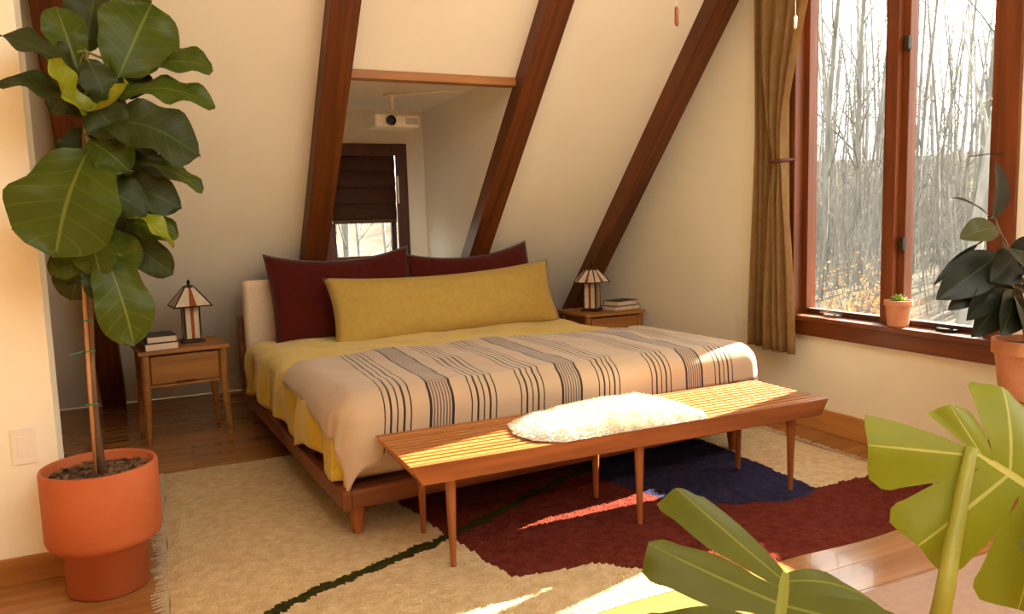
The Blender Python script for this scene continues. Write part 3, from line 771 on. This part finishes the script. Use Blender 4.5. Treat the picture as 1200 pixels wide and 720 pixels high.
# ------------------------------------------------------------------ leaves
def leaf_mesh(B, T, wid, N, bend=.12, fold=.12, ripple=.04, shape='fig', nu=14, nv=8, seed=0, curl=0):
    ax = T - B; L = ax.length; a = ax / L
    N = (N - a * N.dot(a)).normalized(); S = a.cross(N).normalized()
    def prof(u):
        if shape == 'fig':
            w = (.52 + .48 * u) * (math.sin(math.pi * min(1, u ** .85 * 1.0)) ** .55 if 0 < u < 1 else 0) * 1.06
            return w * (1 - .13 * math.exp(-((u - .38) / .12) ** 2))
        return (math.sin(math.pi * u ** .95) ** .8 if 0 < u < 1 else 0)
    def fn(u, v):
        vv = v * 2 - 1; w = max(prof(u), .004) * wid / 2
        lift = bend * L * math.sin(math.pi * u) + fold * abs(vv) * w + ripple * L * (math.sin(u * 15 + seed * 1.7 + (2 if vv > 0 else 0)) * .6 + noise.noise((u * 4, vv * 2, seed * 3.1)) * .9) * abs(vv) ** 1.5
        lift -= curl * L * u ** 2
        return B + a * (L * u) + S * (vv * w) + N * lift
    return MB().grid(nu, nv, fn, lambda u, v: (u, v))
CAMN = lambda P: (CP - P).normalized()

# ---- fiddle leaf fig
FX, FY = -.215, 2.765
pot = empty('plant_pot', (FX, FY, 0)); tag(pot, 'large stepped terracotta planter holding the tall fig', 'planter')
MB().lathe([(.112, 0), (.122, .006), (.126, .155), (.150, .160), (.166, .172), (.172, .19), (.172, .405), (.169, .412), (.162, .413), (.157, .405), (.157, .36), (.10, .355)], 64).build('pot_body', terra_m, pot, smooth=True)
def soil_disc(r, z, name, par):
    def fn(u, v):
        a = u * 2 * math.pi; return (v * r * math.cos(a), v * r * math.sin(a), z + .006 * noise.noise((math.cos(a) * v * 9, math.sin(a) * v * 9, z)) + .008 * (1 - v))
    return MB().grid(40, 14, fn).build(name, soil_m, par, smooth=True)
soil_disc(.1565, .378, 'soil', pot)
rs3 = random.Random(4); ch = MB()
for k in range(140):
    a = rs3.uniform(0, 6.28); r = .145 * rs3.random() ** .5; s = rs3.uniform(.006, .014); p = Vector((r * math.cos(a), r * math.sin(a), .386))
    ch.box((-s, -s * .4, -s * .25), (s, s * .4, s * .25), Matrix.Translation(p) @ Matrix.Rotation(rs3.uniform(0, 6), 4, 'Z') @ Matrix.Rotation(rs3.uniform(-.4, .4), 4, 'X'))
ch.build('bark_chips', bark_m, pot)['kind'] = 'stuff'
fig = empty('fiddle_leaf_fig', (FX, FY, .38)); fig.location = (0, 0, 0); tag(fig, 'tall fiddle leaf fig with broad glossy leaves against the partition', 'plant')
tp = [on_y(x, y, FY) for x, y in [(120, 548), (112, 505), (107, 440), (106, 390), (104, 340), (101, 280), (104, 220), (100, 160), (103, 110), (100, 60)]]
tp[0].z = .375; tp[0].x = FX + .005
MB().tube(tp, [.017, .014, .012, .011, .011, .010, .010, .009, .007, .004], 10).build('trunk', bark_m, fig, smooth=True)
stk_ = [on_y(x, y, FY - .02) for x, y in [(111, 545), (104, 440), (98, 335), (96, 260)]]; stk_[0].z = .36
MB().tube(stk_, .0055, 8).build('stake', bamboo_m, fig, smooth=True)
for x, y in ((101, 376), (103, 412), (107, 474)):
    p = on_y(x, y, FY - .012)
    MB().tube([p + Vector((-.016, 0, 0)), p + Vector((0, -.022, .002)), p + Vector((.02, -.005, 0)), p + Vector((.012, .018, 0)), p + Vector((-.014, .01, 0))], .0025, 6).build('plant_tie', tie_m, fig)
p = on_y(98, 412, FY - .02); MB().tube([p, p + Vector((-.02, -.01, -.003)), p + Vector((-.038, -.012, -.007))], .0028, 6).build('plant_tie', tie_m, fig)
FL = [  # base px, tip px, width px, base dY, tip dY, mat, normal hint (x,y,z), bend, fold
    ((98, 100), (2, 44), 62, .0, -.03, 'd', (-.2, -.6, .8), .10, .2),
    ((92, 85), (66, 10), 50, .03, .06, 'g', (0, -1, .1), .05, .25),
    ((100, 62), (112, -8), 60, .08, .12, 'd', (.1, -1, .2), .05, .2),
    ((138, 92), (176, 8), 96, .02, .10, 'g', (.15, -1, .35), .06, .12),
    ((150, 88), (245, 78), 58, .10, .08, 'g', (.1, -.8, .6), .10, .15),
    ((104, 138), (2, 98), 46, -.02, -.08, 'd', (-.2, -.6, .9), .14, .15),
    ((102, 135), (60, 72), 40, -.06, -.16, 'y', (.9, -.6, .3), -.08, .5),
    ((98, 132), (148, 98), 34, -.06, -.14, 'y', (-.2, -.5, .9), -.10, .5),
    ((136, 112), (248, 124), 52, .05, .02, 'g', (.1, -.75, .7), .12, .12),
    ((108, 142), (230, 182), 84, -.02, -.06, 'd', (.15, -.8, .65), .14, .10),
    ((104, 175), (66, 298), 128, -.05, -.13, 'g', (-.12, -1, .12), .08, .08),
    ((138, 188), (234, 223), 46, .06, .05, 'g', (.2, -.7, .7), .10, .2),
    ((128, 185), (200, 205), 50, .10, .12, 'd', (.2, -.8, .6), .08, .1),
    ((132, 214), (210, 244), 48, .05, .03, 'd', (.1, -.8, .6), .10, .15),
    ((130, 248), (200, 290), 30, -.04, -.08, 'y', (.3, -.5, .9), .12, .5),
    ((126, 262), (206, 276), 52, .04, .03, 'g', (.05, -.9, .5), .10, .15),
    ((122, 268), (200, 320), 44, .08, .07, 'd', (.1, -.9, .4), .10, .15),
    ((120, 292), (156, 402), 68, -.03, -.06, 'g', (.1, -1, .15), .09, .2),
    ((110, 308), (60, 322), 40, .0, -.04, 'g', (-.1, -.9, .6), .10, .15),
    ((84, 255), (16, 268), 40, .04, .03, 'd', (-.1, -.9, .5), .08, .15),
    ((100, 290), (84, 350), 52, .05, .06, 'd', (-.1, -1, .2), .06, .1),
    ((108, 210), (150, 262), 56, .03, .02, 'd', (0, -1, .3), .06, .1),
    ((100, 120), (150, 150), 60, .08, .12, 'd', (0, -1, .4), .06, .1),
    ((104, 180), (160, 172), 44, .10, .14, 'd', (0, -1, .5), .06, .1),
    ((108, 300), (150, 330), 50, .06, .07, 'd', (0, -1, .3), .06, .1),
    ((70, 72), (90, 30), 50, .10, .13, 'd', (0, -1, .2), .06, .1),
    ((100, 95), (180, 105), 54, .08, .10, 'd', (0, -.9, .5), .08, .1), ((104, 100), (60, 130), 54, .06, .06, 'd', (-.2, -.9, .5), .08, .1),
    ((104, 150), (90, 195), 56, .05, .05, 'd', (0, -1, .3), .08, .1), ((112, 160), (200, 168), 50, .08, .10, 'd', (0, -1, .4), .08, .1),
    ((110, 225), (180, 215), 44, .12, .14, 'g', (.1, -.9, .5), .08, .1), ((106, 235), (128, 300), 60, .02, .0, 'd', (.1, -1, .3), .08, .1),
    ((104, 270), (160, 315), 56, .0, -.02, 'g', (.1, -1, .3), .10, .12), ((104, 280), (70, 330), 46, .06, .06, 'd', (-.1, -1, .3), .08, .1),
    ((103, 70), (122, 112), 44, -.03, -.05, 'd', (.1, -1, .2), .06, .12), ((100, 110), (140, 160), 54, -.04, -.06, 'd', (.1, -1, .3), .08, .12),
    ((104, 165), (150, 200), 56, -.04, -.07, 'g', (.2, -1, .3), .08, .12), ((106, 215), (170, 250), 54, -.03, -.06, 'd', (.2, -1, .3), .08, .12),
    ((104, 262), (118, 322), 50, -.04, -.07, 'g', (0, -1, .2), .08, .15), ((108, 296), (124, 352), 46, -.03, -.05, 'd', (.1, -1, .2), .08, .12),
]
for i, (b, t_, w, db, dt, mm, nh, bend, fold) in enumerate(FL):
    B = on_y(*b, FY + db); T = on_y(*t_, FY + dt)
    wm = w / F * (B - CP).dot(CW) * 1.2; T = B + (T - B) * 1.04
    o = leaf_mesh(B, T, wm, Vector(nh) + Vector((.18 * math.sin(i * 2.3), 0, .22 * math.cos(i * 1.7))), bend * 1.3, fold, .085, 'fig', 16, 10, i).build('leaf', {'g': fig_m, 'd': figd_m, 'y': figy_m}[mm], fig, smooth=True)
    if mm == 'y': o['label'] = 'young yellow-green curled leaf'
    q = min(tp[2:], key=lambda k: (k - B).length)
    if (q - B).length > .012: MB().tube([q, q.lerp(B, .5) + Vector((0, 0, .01)), B, B.lerp(T, .12)], [.004, .0035, .003, .002], 6).build('petiole', petiole_m, fig, smooth=True)

# ---- small succulent on the sill
sp_ = on_x(1052, 384, XR - .0)
SPX, SPY, SPZ = XR + .0, sp_.y, z0 + .0065
st = empty('plant_pot', (SPX, SPY, SPZ)); tag(st, 'small terracotta pot on the window sill', 'planter')
MB().lathe([(.042, 0), (.045, .003), (.056, .098), (.062, .099), (.062, .122), (.055, .122), (.052, .105), (.03, .103)], 40).build('pot_body', terra2_m, st, smooth=False)
soil_disc(.053, .108, 'soil', st)
su = empty('succulent', (SPX, SPY, SPZ + .11)); tag(su, 'tiny light green succulent in the sill pot', 'plant')
for k in range(16):
    a = k * 2.4; e = .3 + .7 * (k / 16); L = .045
    d = Vector((math.cos(a) * (1.15 - e), math.sin(a) * (1.15 - e), e * .8)).normalized()
    leaf_mesh(Vector((0, 0, 0)), d * L, .02, Vector((0, 0, 1)) - d * .3 + Vector((.001, 0, 0)), .05, .3, 0, 'r', 6, 4, k).build('leaf', succ_m, su, smooth=True, solid=.003)

# ---- rubber plant
RBX = 2.72
rp = on_x(1206, 398, RBX); RBY, RBZ = rp.y, rp.z
stand_h = RBZ - .21
ps = empty('plant_stand', (RBX, RBY, 0)); tag(ps, 'wooden plant stand carrying the rubber plant by the window', 'plant stand')
MB().lathe([(.14, stand_h - .025), (.14, stand_h)], 32).build('top', ns_m, ps)
for k in range(3):
    a = k * 2.1 + .4; MB().tube([(.13 * math.cos(a), .13 * math.sin(a), .0), (.09 * math.cos(a), .09 * math.sin(a), stand_h - .025)], [.012, .016], 10).build('leg', ns_m, ps)
rpot = empty('plant_pot', (RBX, RBY, stand_h + .0005)); tag(rpot, 'terracotta pot of the dark rubber plant by the window', 'planter')
MB().lathe([(.078, 0), (.082, .004), (.102, .16), (.112, .162), (.112, .21), (.102, .21), (.098, .18), (.05, .178)], 40).build('pot_body', terra2_m, rpot)
soil_disc(.098, .186, 'soil', rpot)
rub = empty('rubber_plant', (0, 0, 0)); tag(rub, 'dark leaved rubber plant in front of the casement window', 'plant')
DR = (Vector((RBX, RBY, RBZ)) - CP).dot(CW)
st_ = [Vector((RBX, RBY, stand_h + .185)), at(1196, 350, DR), at(1186, 310, DR), at(1172, 275, DR), at(1166, 258, DR)]
MB().tube(st_, [.011, .010, .009, .007, .005], 8).build('stem', bark_m, rub, smooth=True)
RL = [((1163, 258), (1166, 188), 42, .02, .03, 'd', (.2, -1, .1)), ((1162, 256), (1111, 231), 15, -.02, -.05, 'd', (.2, -.5, .9)), ((1168, 266), (1124, 280), 32, -.03, -.08, 'o', (.1, -.8, .6)),
      ((1146, 286), (1093, 336), 11, .02, .0, 'd', (-.4, -.6, .8)), ((1172, 298), (1097, 352), 48, -.02, -.08, 'd', (-.3, -.9, .5)), ((1158, 322), (1110, 364), 28, -.03, -.08, 'd', (-.2, -1, .3)),
      ((1162, 330), (1132, 376), 30, -.05, -.10, 'd', (-.2, -1, .2)), ((1176, 338), (1138, 396), 40, -.03, -.09, 'd', (-.2, -1, .3)), ((1184, 310), (1215, 276), 40, -.02, -.05, 'd', (.1, -.8, .5)),
      ((1188, 320), (1230, 318), 48, -.03, -.10, 'd', (.1, -.8, .6)), ((1186, 340), (1172, 394), 44, -.06, -.14, 'd', (0, -1, .3)), ((1190, 348), (1202, 396), 46, -.06, -.15, 'd', (.1, -1, .3)),
      ((1188, 300), (1160, 330), 44, -.04, -.10, 'd', (0, -1, .4)), ((1190, 335), (1240, 370), 46, -.04, -.1, 'd', (.1, -.9, .5)), ((1182, 290), (1204, 318), 40, -.08, -.16, 'd', (0, -.9, .6)),
      ((1194, 345), (1160, 352), 38, .04, .10, 'd', (0, -.9, .5)), ((1196, 330), (1236, 345), 40, .03, .1, 'd', (0, -.9, .5))]
for i, (b, t_, w, db, dt, mm, nh) in enumerate(RL):
    B = at(*b, DR + db); T = at(*t_, DR + dt); wm = w / F * DR
    o = leaf_mesh(B, T, wm, Vector(nh), .07, .22, .012, 'r', 14, 8, i).build('leaf', rub_m if mm == 'd' else rubo_m, rub, smooth=True)
    q = min(st_, key=lambda k: (k - B).length)
    if (q - B).length > .01: MB().tube([q, q.lerp(B, .6) + Vector((0, 0, .006)), B, B.lerp(T, .1)], [.0045, .004, .003, .002], 6).build('petiole', bark_m, rub, smooth=True)

# ---- monstera in the foreground
MOX, MOY = 1.12, .86
mpot = empty('plant_pot', (MOX, MOY, 0)); tag(mpot, 'terracotta floor pot of the monstera', 'planter')
MB().lathe([(.10, 0), (.105, .004), (.135, .20), (.145, .202), (.145, .25), (.133, .25), (.13, .22), (.06, .218)], 40).build('pot_body', terra_m, mpot)
soil_disc(.13, .225, 'soil', mpot)
mon = empty('monstera', (0, 0, 0)); tag(mon, 'monstera with big split leaves in front of the rug', 'plant')
def monstera_leaf(J, tipdir, sidedir, L, W, mm, cups, seed, nf=6, droop=.25, th_start=172, lens={}, curlers={}, gap=.13):
    """J junction, tipdir unit midrib direction, sidedir unit lateral; fingers as strips with slits between."""
    a = tipdir.normalized(); S = (sidedir - a * sidedir.dot(a)).normalized(); N = a.cross(S).normalized()
    if N.dot(CAMN(J)) < 0: N = -N
    m = MB(); rl = random.Random(seed)
    for side in (-1, 1):
        for k in range(nf):
            # heart outline: finger k leaves the midrib at c, pointing from backward (base) to forward (tip)
            f = (k + .5) / nf
            th0 = math.radians(th_start - (th_start - 8) * (k / nf) ** .8); th1 = math.radians(th_start - (th_start - 8) * ((k + 1) / nf) ** .8)
            c0 = L * .92 * (k / nf) ** 1.25; c1 = L * .92 * ((k + 1) / nf) ** 1.25
            rad = lambda q: W * (.74 + .30 * math.sin(math.pi * min(1, q * 1.15 + .12))) * (1 - .42 * q ** 2.2)
            ln = rl.uniform(.93, 1.05) * lens.get((side, k), 1)
            extra = curlers.get((side, k), 0)
            def fn(u, v, k=k, th0=th0, th1=th1, c0=c0, c1=c1, ln=ln, side=side, extra=extra):
                g = 1.0
                if .14 < v < .28 and 0 < k: g = 1 - .07 * math.sin(math.pi * (v - .14) / .14)
                if v > .50: g = 1 - gap * min(1, (v - .50) / .3)
                if v > .86: g *= math.sqrt(max(.12, 1 - ((v - .86) / .145) ** 2)) * .5 + .5
                uu = .5 + (u - .5) * g
                if k == 0 and u < .5: uu = .5 + (u - .5) * (1 - .25 * v)
                th = th0 + (th1 - th0) * uu; c = c0 + (c1 - c0) * uu
                q = (k + uu) / nf
                r = rad(q) * v * ln
                fwd = c + math.cos(th) * r; lat = math.sin(th) * r
                z = -droop * (fwd / L) ** 2 * L * (1 if fwd > 0 else .3) + cups[0 if side < 0 else 1] * lat * (lat / W) + .10 * lat * (1 - v)
                z += .05 * W * v * math.cos((u - .5) * 2 * math.pi) * v - extra * (v ** 2) * W
                return J + a * fwd + S * (side * lat) + N * z
            m.grid(10, 16, fn, lambda u, v, side=side: (u * .998 + .001, .5 + side * .5 * v))
    o = m.build('leaf', mm, mon, smooth=True, recalc=False)
    return o
J1 = at(1138, 527, 1.42)
a1 = (at(1290, 620, 1.36) - J1); s1 = (at(1185, 410, 1.50) - J1)
monstera_leaf(J1, a1, s1, .36, .225, mons_lit_m, (-.12, -.35), 11, 5, .12, lens={(1, 0): .5, (1, 1): .85})
J2 = at(921, 672, 1.20)
a2 = (at(905, 800, 1.00) - J2); s2_ = (at(800, 640, 1.24) - J2)
monstera_leaf(J2, a2, s2_, .34, .22, monsd_m, (.05, .10), 5, 5, .3, th_start=140, curlers={(-1, 0): .45}, gap=.33, lens={(1, 0): 1.08})
soilp = Vector((MOX, MOY, .225))
def stem(J, via, r0, r1):
    pts = [soilp + Vector((random.uniform(-.02, .02), random.uniform(-.02, .02), 0))] + via + [J]
    P = []
    for i in range(len(pts) - 1):
        for k in range(6): 
            q = [pts[max(i - 1, 0)], pts[i], pts[i + 1], pts[min(i + 2, len(pts) - 1)]]; t_ = k / 6
            P.append(.5 * ((2 * q[1]) + (q[2] - q[0]) * t_ + (2 * q[0] - 5 * q[1] + 4 * q[2] - q[3]) * t_ * t_ + (3 * q[1] - q[0] - 3 * q[2] + q[3]) * t_ ** 3))
    P.append(J)
    MB().tube(P, [r0 + (r1 - r0) * i / (len(P) - 1) for i in range(len(P))], 12).build('stem', stem_m, mon, smooth=True)
stem(J1 + (CP - J1).normalized() * .012, [at(1100, 730, 1.28), at(1118, 630, 1.33)], .019, .011)
stem(J2 - Vector((0, 0, .004)), [at(960, 860, 1.16), at(925, 740, 1.20)], .012, .007)
# a third leaf, mostly out of frame, rising on the window side
J3 = at(1330, 640, 1.25); monstera_leaf(J3, at(1420, 760, 1.15) - J3, at(1400, 560, 1.3) - J3, .30, .19, monsd_m, (.1, .1), 21, 5, .2)
stem(J3, [at(1250, 860, 1.22)], .013, .008)

# ------------------------------------------------------------------ outside: ground and bare woods
def gz(x, y):
    d = (x - 3.3) * .77 + max(0, y) * .64
    return -2.6 + 9.5 * (1 / (1 + math.exp(-(d - 52) / 12))) + .25 * noise.noise((x * .2, y * .2, 0)) + 1.4 * noise.noise((x * .07, y * .07, 7)) * max(0, min(1, (d - 20) / 20))
gr = MB().grid(80, 80, lambda u, v: (-60 + 150 * u, -60 + 150 * v, gz(-60 + 150 * u, -60 + 150 * v) if not (-8 < -60 + 150 * u < 6 and -6 < -60 + 150 * v < 10) else -2.7)).build('ground', ground_m, smooth=True)
tag(gr, 'leaf littered woodland ground sloping up outside', None, None, 'structure')
def tree_mesh(seed, H, r, lean=0, fork=False):
    rt = random.Random(seed); m = MB()
    def limb(p, d, L, r, depth):
        n = 5 if depth == 0 else 4; pts = [p.copy()]; rad = [r]
        q = p.copy(); dd = d.copy()
        for i in range(n):
            dd = (dd + Vector((rt.uniform(-1, 1), rt.uniform(-1, 1), rt.uniform(-.2, .6))) * (.06 if depth == 0 else .16)).normalized()
            q = q + dd * (L / n); pts.append(q.copy()); rad.append(r * (1 - .8 * (i + 1) / n) if depth else r * (1 - .68 * (i + 1) / n))
        m.tube(pts, rad, 6 if depth == 0 else (4 if depth == 1 else 3), cap=False)
        if depth < 3:
            cnt = (13 if depth == 0 else (5 if depth == 1 else 3))
            for k in range(cnt):
                f = rt.uniform(.22, 1) if depth == 0 else rt.uniform(.2, .95)
                i = min(n - 1, int(f * n)); pp = pts[i].lerp(pts[i + 1], f * n - i)
                az = rt.uniform(0, 6.28); el = rt.uniform(.35, 1.05)
                nd = Vector((math.cos(az) * math.cos(el), math.sin(az) * math.cos(el), math.sin(el)))
                nd = (nd + d * .35).normalized()
                limb(pp, nd, L * rt.uniform(.13, .26) * (1.25 - .6 * f if depth == 0 else 1), rad[i] * rt.uniform(.3, .5), depth + 1)
        return pts
    d = Vector((lean, .02, 1)).normalized()
    tr_ = limb(Vector((0, 0, -.3)), d, H, r, 0)
    if fork:
        limb(tr_[1].lerp(tr_[2], .5), Vector((-.25, .22, 1)).normalized(), H * .7, r * .55, 0)
    me_o = m.build('tree', tbark_m, None, smooth=True, recalc=False)
    me = me_o.data; bpy.data.objects.remove(me_o); return me
TM = [tree_mesh(100 + i, 11 + (i % 4) * 1.3, .075 + .02 * (i % 3), .05 * ((i % 3) - 1)) for i in range(8)]
def tree(me, x, y, s, label, group=None):
    o = bpy.data.objects.new('bare_tree', me); COL.objects.link(o)
    o.location = (x, y, gz(x, y)); o.rotation_euler = (0, 0, random.uniform(0, 6.28)); o.scale = (s, s, s); tag(o, label, 'tree', group); return o
def toward(px, X): d = ray(px, 200); k = (X - CP.x) / d.x; return CP.x + d.x * k, CP.y + d.y * k
big = tree_mesh(55, 15, .17, 0, True)
x, y = toward(1133, 16); tree(big, x, y, 1, 'thick forked bare tree standing close behind the casement window').rotation_euler = (0, 0, math.radians(205))
x, y = toward(1012, 22); tree(tree_mesh(61, 14, .11, .05), x, y, 1, 'leaning bare tree behind the window pane nearest the curtain').rotation_euler = (0, 0, 1.2)
rt = random.Random(12); cnt = 0
spots = []
for k in range(180):
    for tries in range(30):
        px = rt.uniform(905, 1205) if k < 135 else rt.uniform(800, 905); X = 18 + 50 * rt.random() ** .75
        x, y = toward(px, X)
        if all((x - a) ** 2 + (y - b) ** 2 > 3.4 for a, b in spots): break
    spots.append((x, y))
    tree(rt.choice(TM), x, y, rt.uniform(.7, 1.15), 'slender bare tree in the hazy woods beyond the casement window', 'bare woods beyond the casement window')
for k in range(7):
    y = 12 + 2.2 * k; x = .245 * y + rt.uniform(-1.6, .9)
    tree(rt.choice(TM), x, y, rt.uniform(.55, .85), 'bare tree outside the dormer window', 'bare trees behind the dormer')
def sapling_mesh(seed):
    r_ = random.Random(seed); m = MB()
    for k in range(7):
        a = r_.uniform(0, 6.28); d = Vector((math.cos(a) * .13, math.sin(a) * .13, 1)).normalized(); L = r_.uniform(2.2, 5.2); b = Vector((r_.uniform(-.7, .7), r_.uniform(-.7, .7), -.1))
        m.tube([b, b + d * L * .5, b + d * L + Vector((r_.uniform(-.2, .2), 0, 0))], [.022, .015, .004], 4, cap=False)
        for j in range(14):
            f = r_.uniform(.15, .95); a2 = r_.uniform(0, 6.28); q = b + d * L * f; l2 = r_.uniform(.3, 1.1) * (1.2 - f)
            e_ = q + Vector((math.cos(a2) * .6, math.sin(a2) * .6, .8)) * l2
            m.tube([q, q.lerp(e_, .5) + Vector((0, 0, -.04)), e_], [.008, .006, .002], 3, cap=False)
    o = m.build('sapling', tbark_m, None, recalc=False); me = o.data; bpy.data.objects.remove(o); return me
SM = [sapling_mesh(300 + i) for i in range(6)]
for k in range(140):
    x, y = toward(rt.uniform(905, 1205) if k < 105 else rt.uniform(800, 905), 15 + 30 * rt.random() ** .8)
    o = bpy.data.objects.new('sapling', rt.choice(SM)); COL.objects.link(o); o.location = (x, y, gz(x, y)); o.rotation_euler = (0, 0, rt.uniform(0, 6.28)); k_ = rt.uniform(.7, 1.2); o.scale = (k_, k_, k_)
    tag(o, 'clump of thin bare saplings between the trees beyond the casement window', 'sapling', 'saplings in the woods')
def shrub(px, X, s, label, group):
    x, y = toward(px, X); m = MB(); lf = MB(); rt2 = random.Random(int(px))
    e = empty('shrub', (x, y, gz(x, y))); tag(e, label, 'shrub', group)
    for k in range(22):
        az = rt2.uniform(0, 6.28); d = Vector((math.cos(az) * .45, math.sin(az) * .45, 1)).normalized(); L = rt2.uniform(.8, 2.4) * s
        m.tube([(0, 0, 0), d * L * .5 + Vector((0, 0, .1)), d * L], [.014, .009, .003], 4)
        for j in range(20):
            p = d * L * rt2.uniform(.3, 1) + Vector((rt2.uniform(-.3, .3), rt2.uniform(-.3, .3), rt2.uniform(-.25, .25))) * s
            q = Vector((rt2.uniform(-1, 1), rt2.uniform(-1, 1), rt2.uniform(-1, 1))).normalized() * .05; w_ = q.orthogonal().normalized() * .028
            lf.add([p - q, p + w_, p + q, p - w_], [(0, 1, 2, 3)])
    m.build('twigs', tbark_m, e, recalc=False); lf.build('foliage', beech_m, e, recalc=False)['kind'] = 'stuff'
for px, X, s in ((1018, 10.5, .9), (985, 13, .9), (1005, 15, 1.1)):
    shrub(px, X, s, 'low shrub with dry orange beech leaves outside the window', 'dry beech shrubs outside')
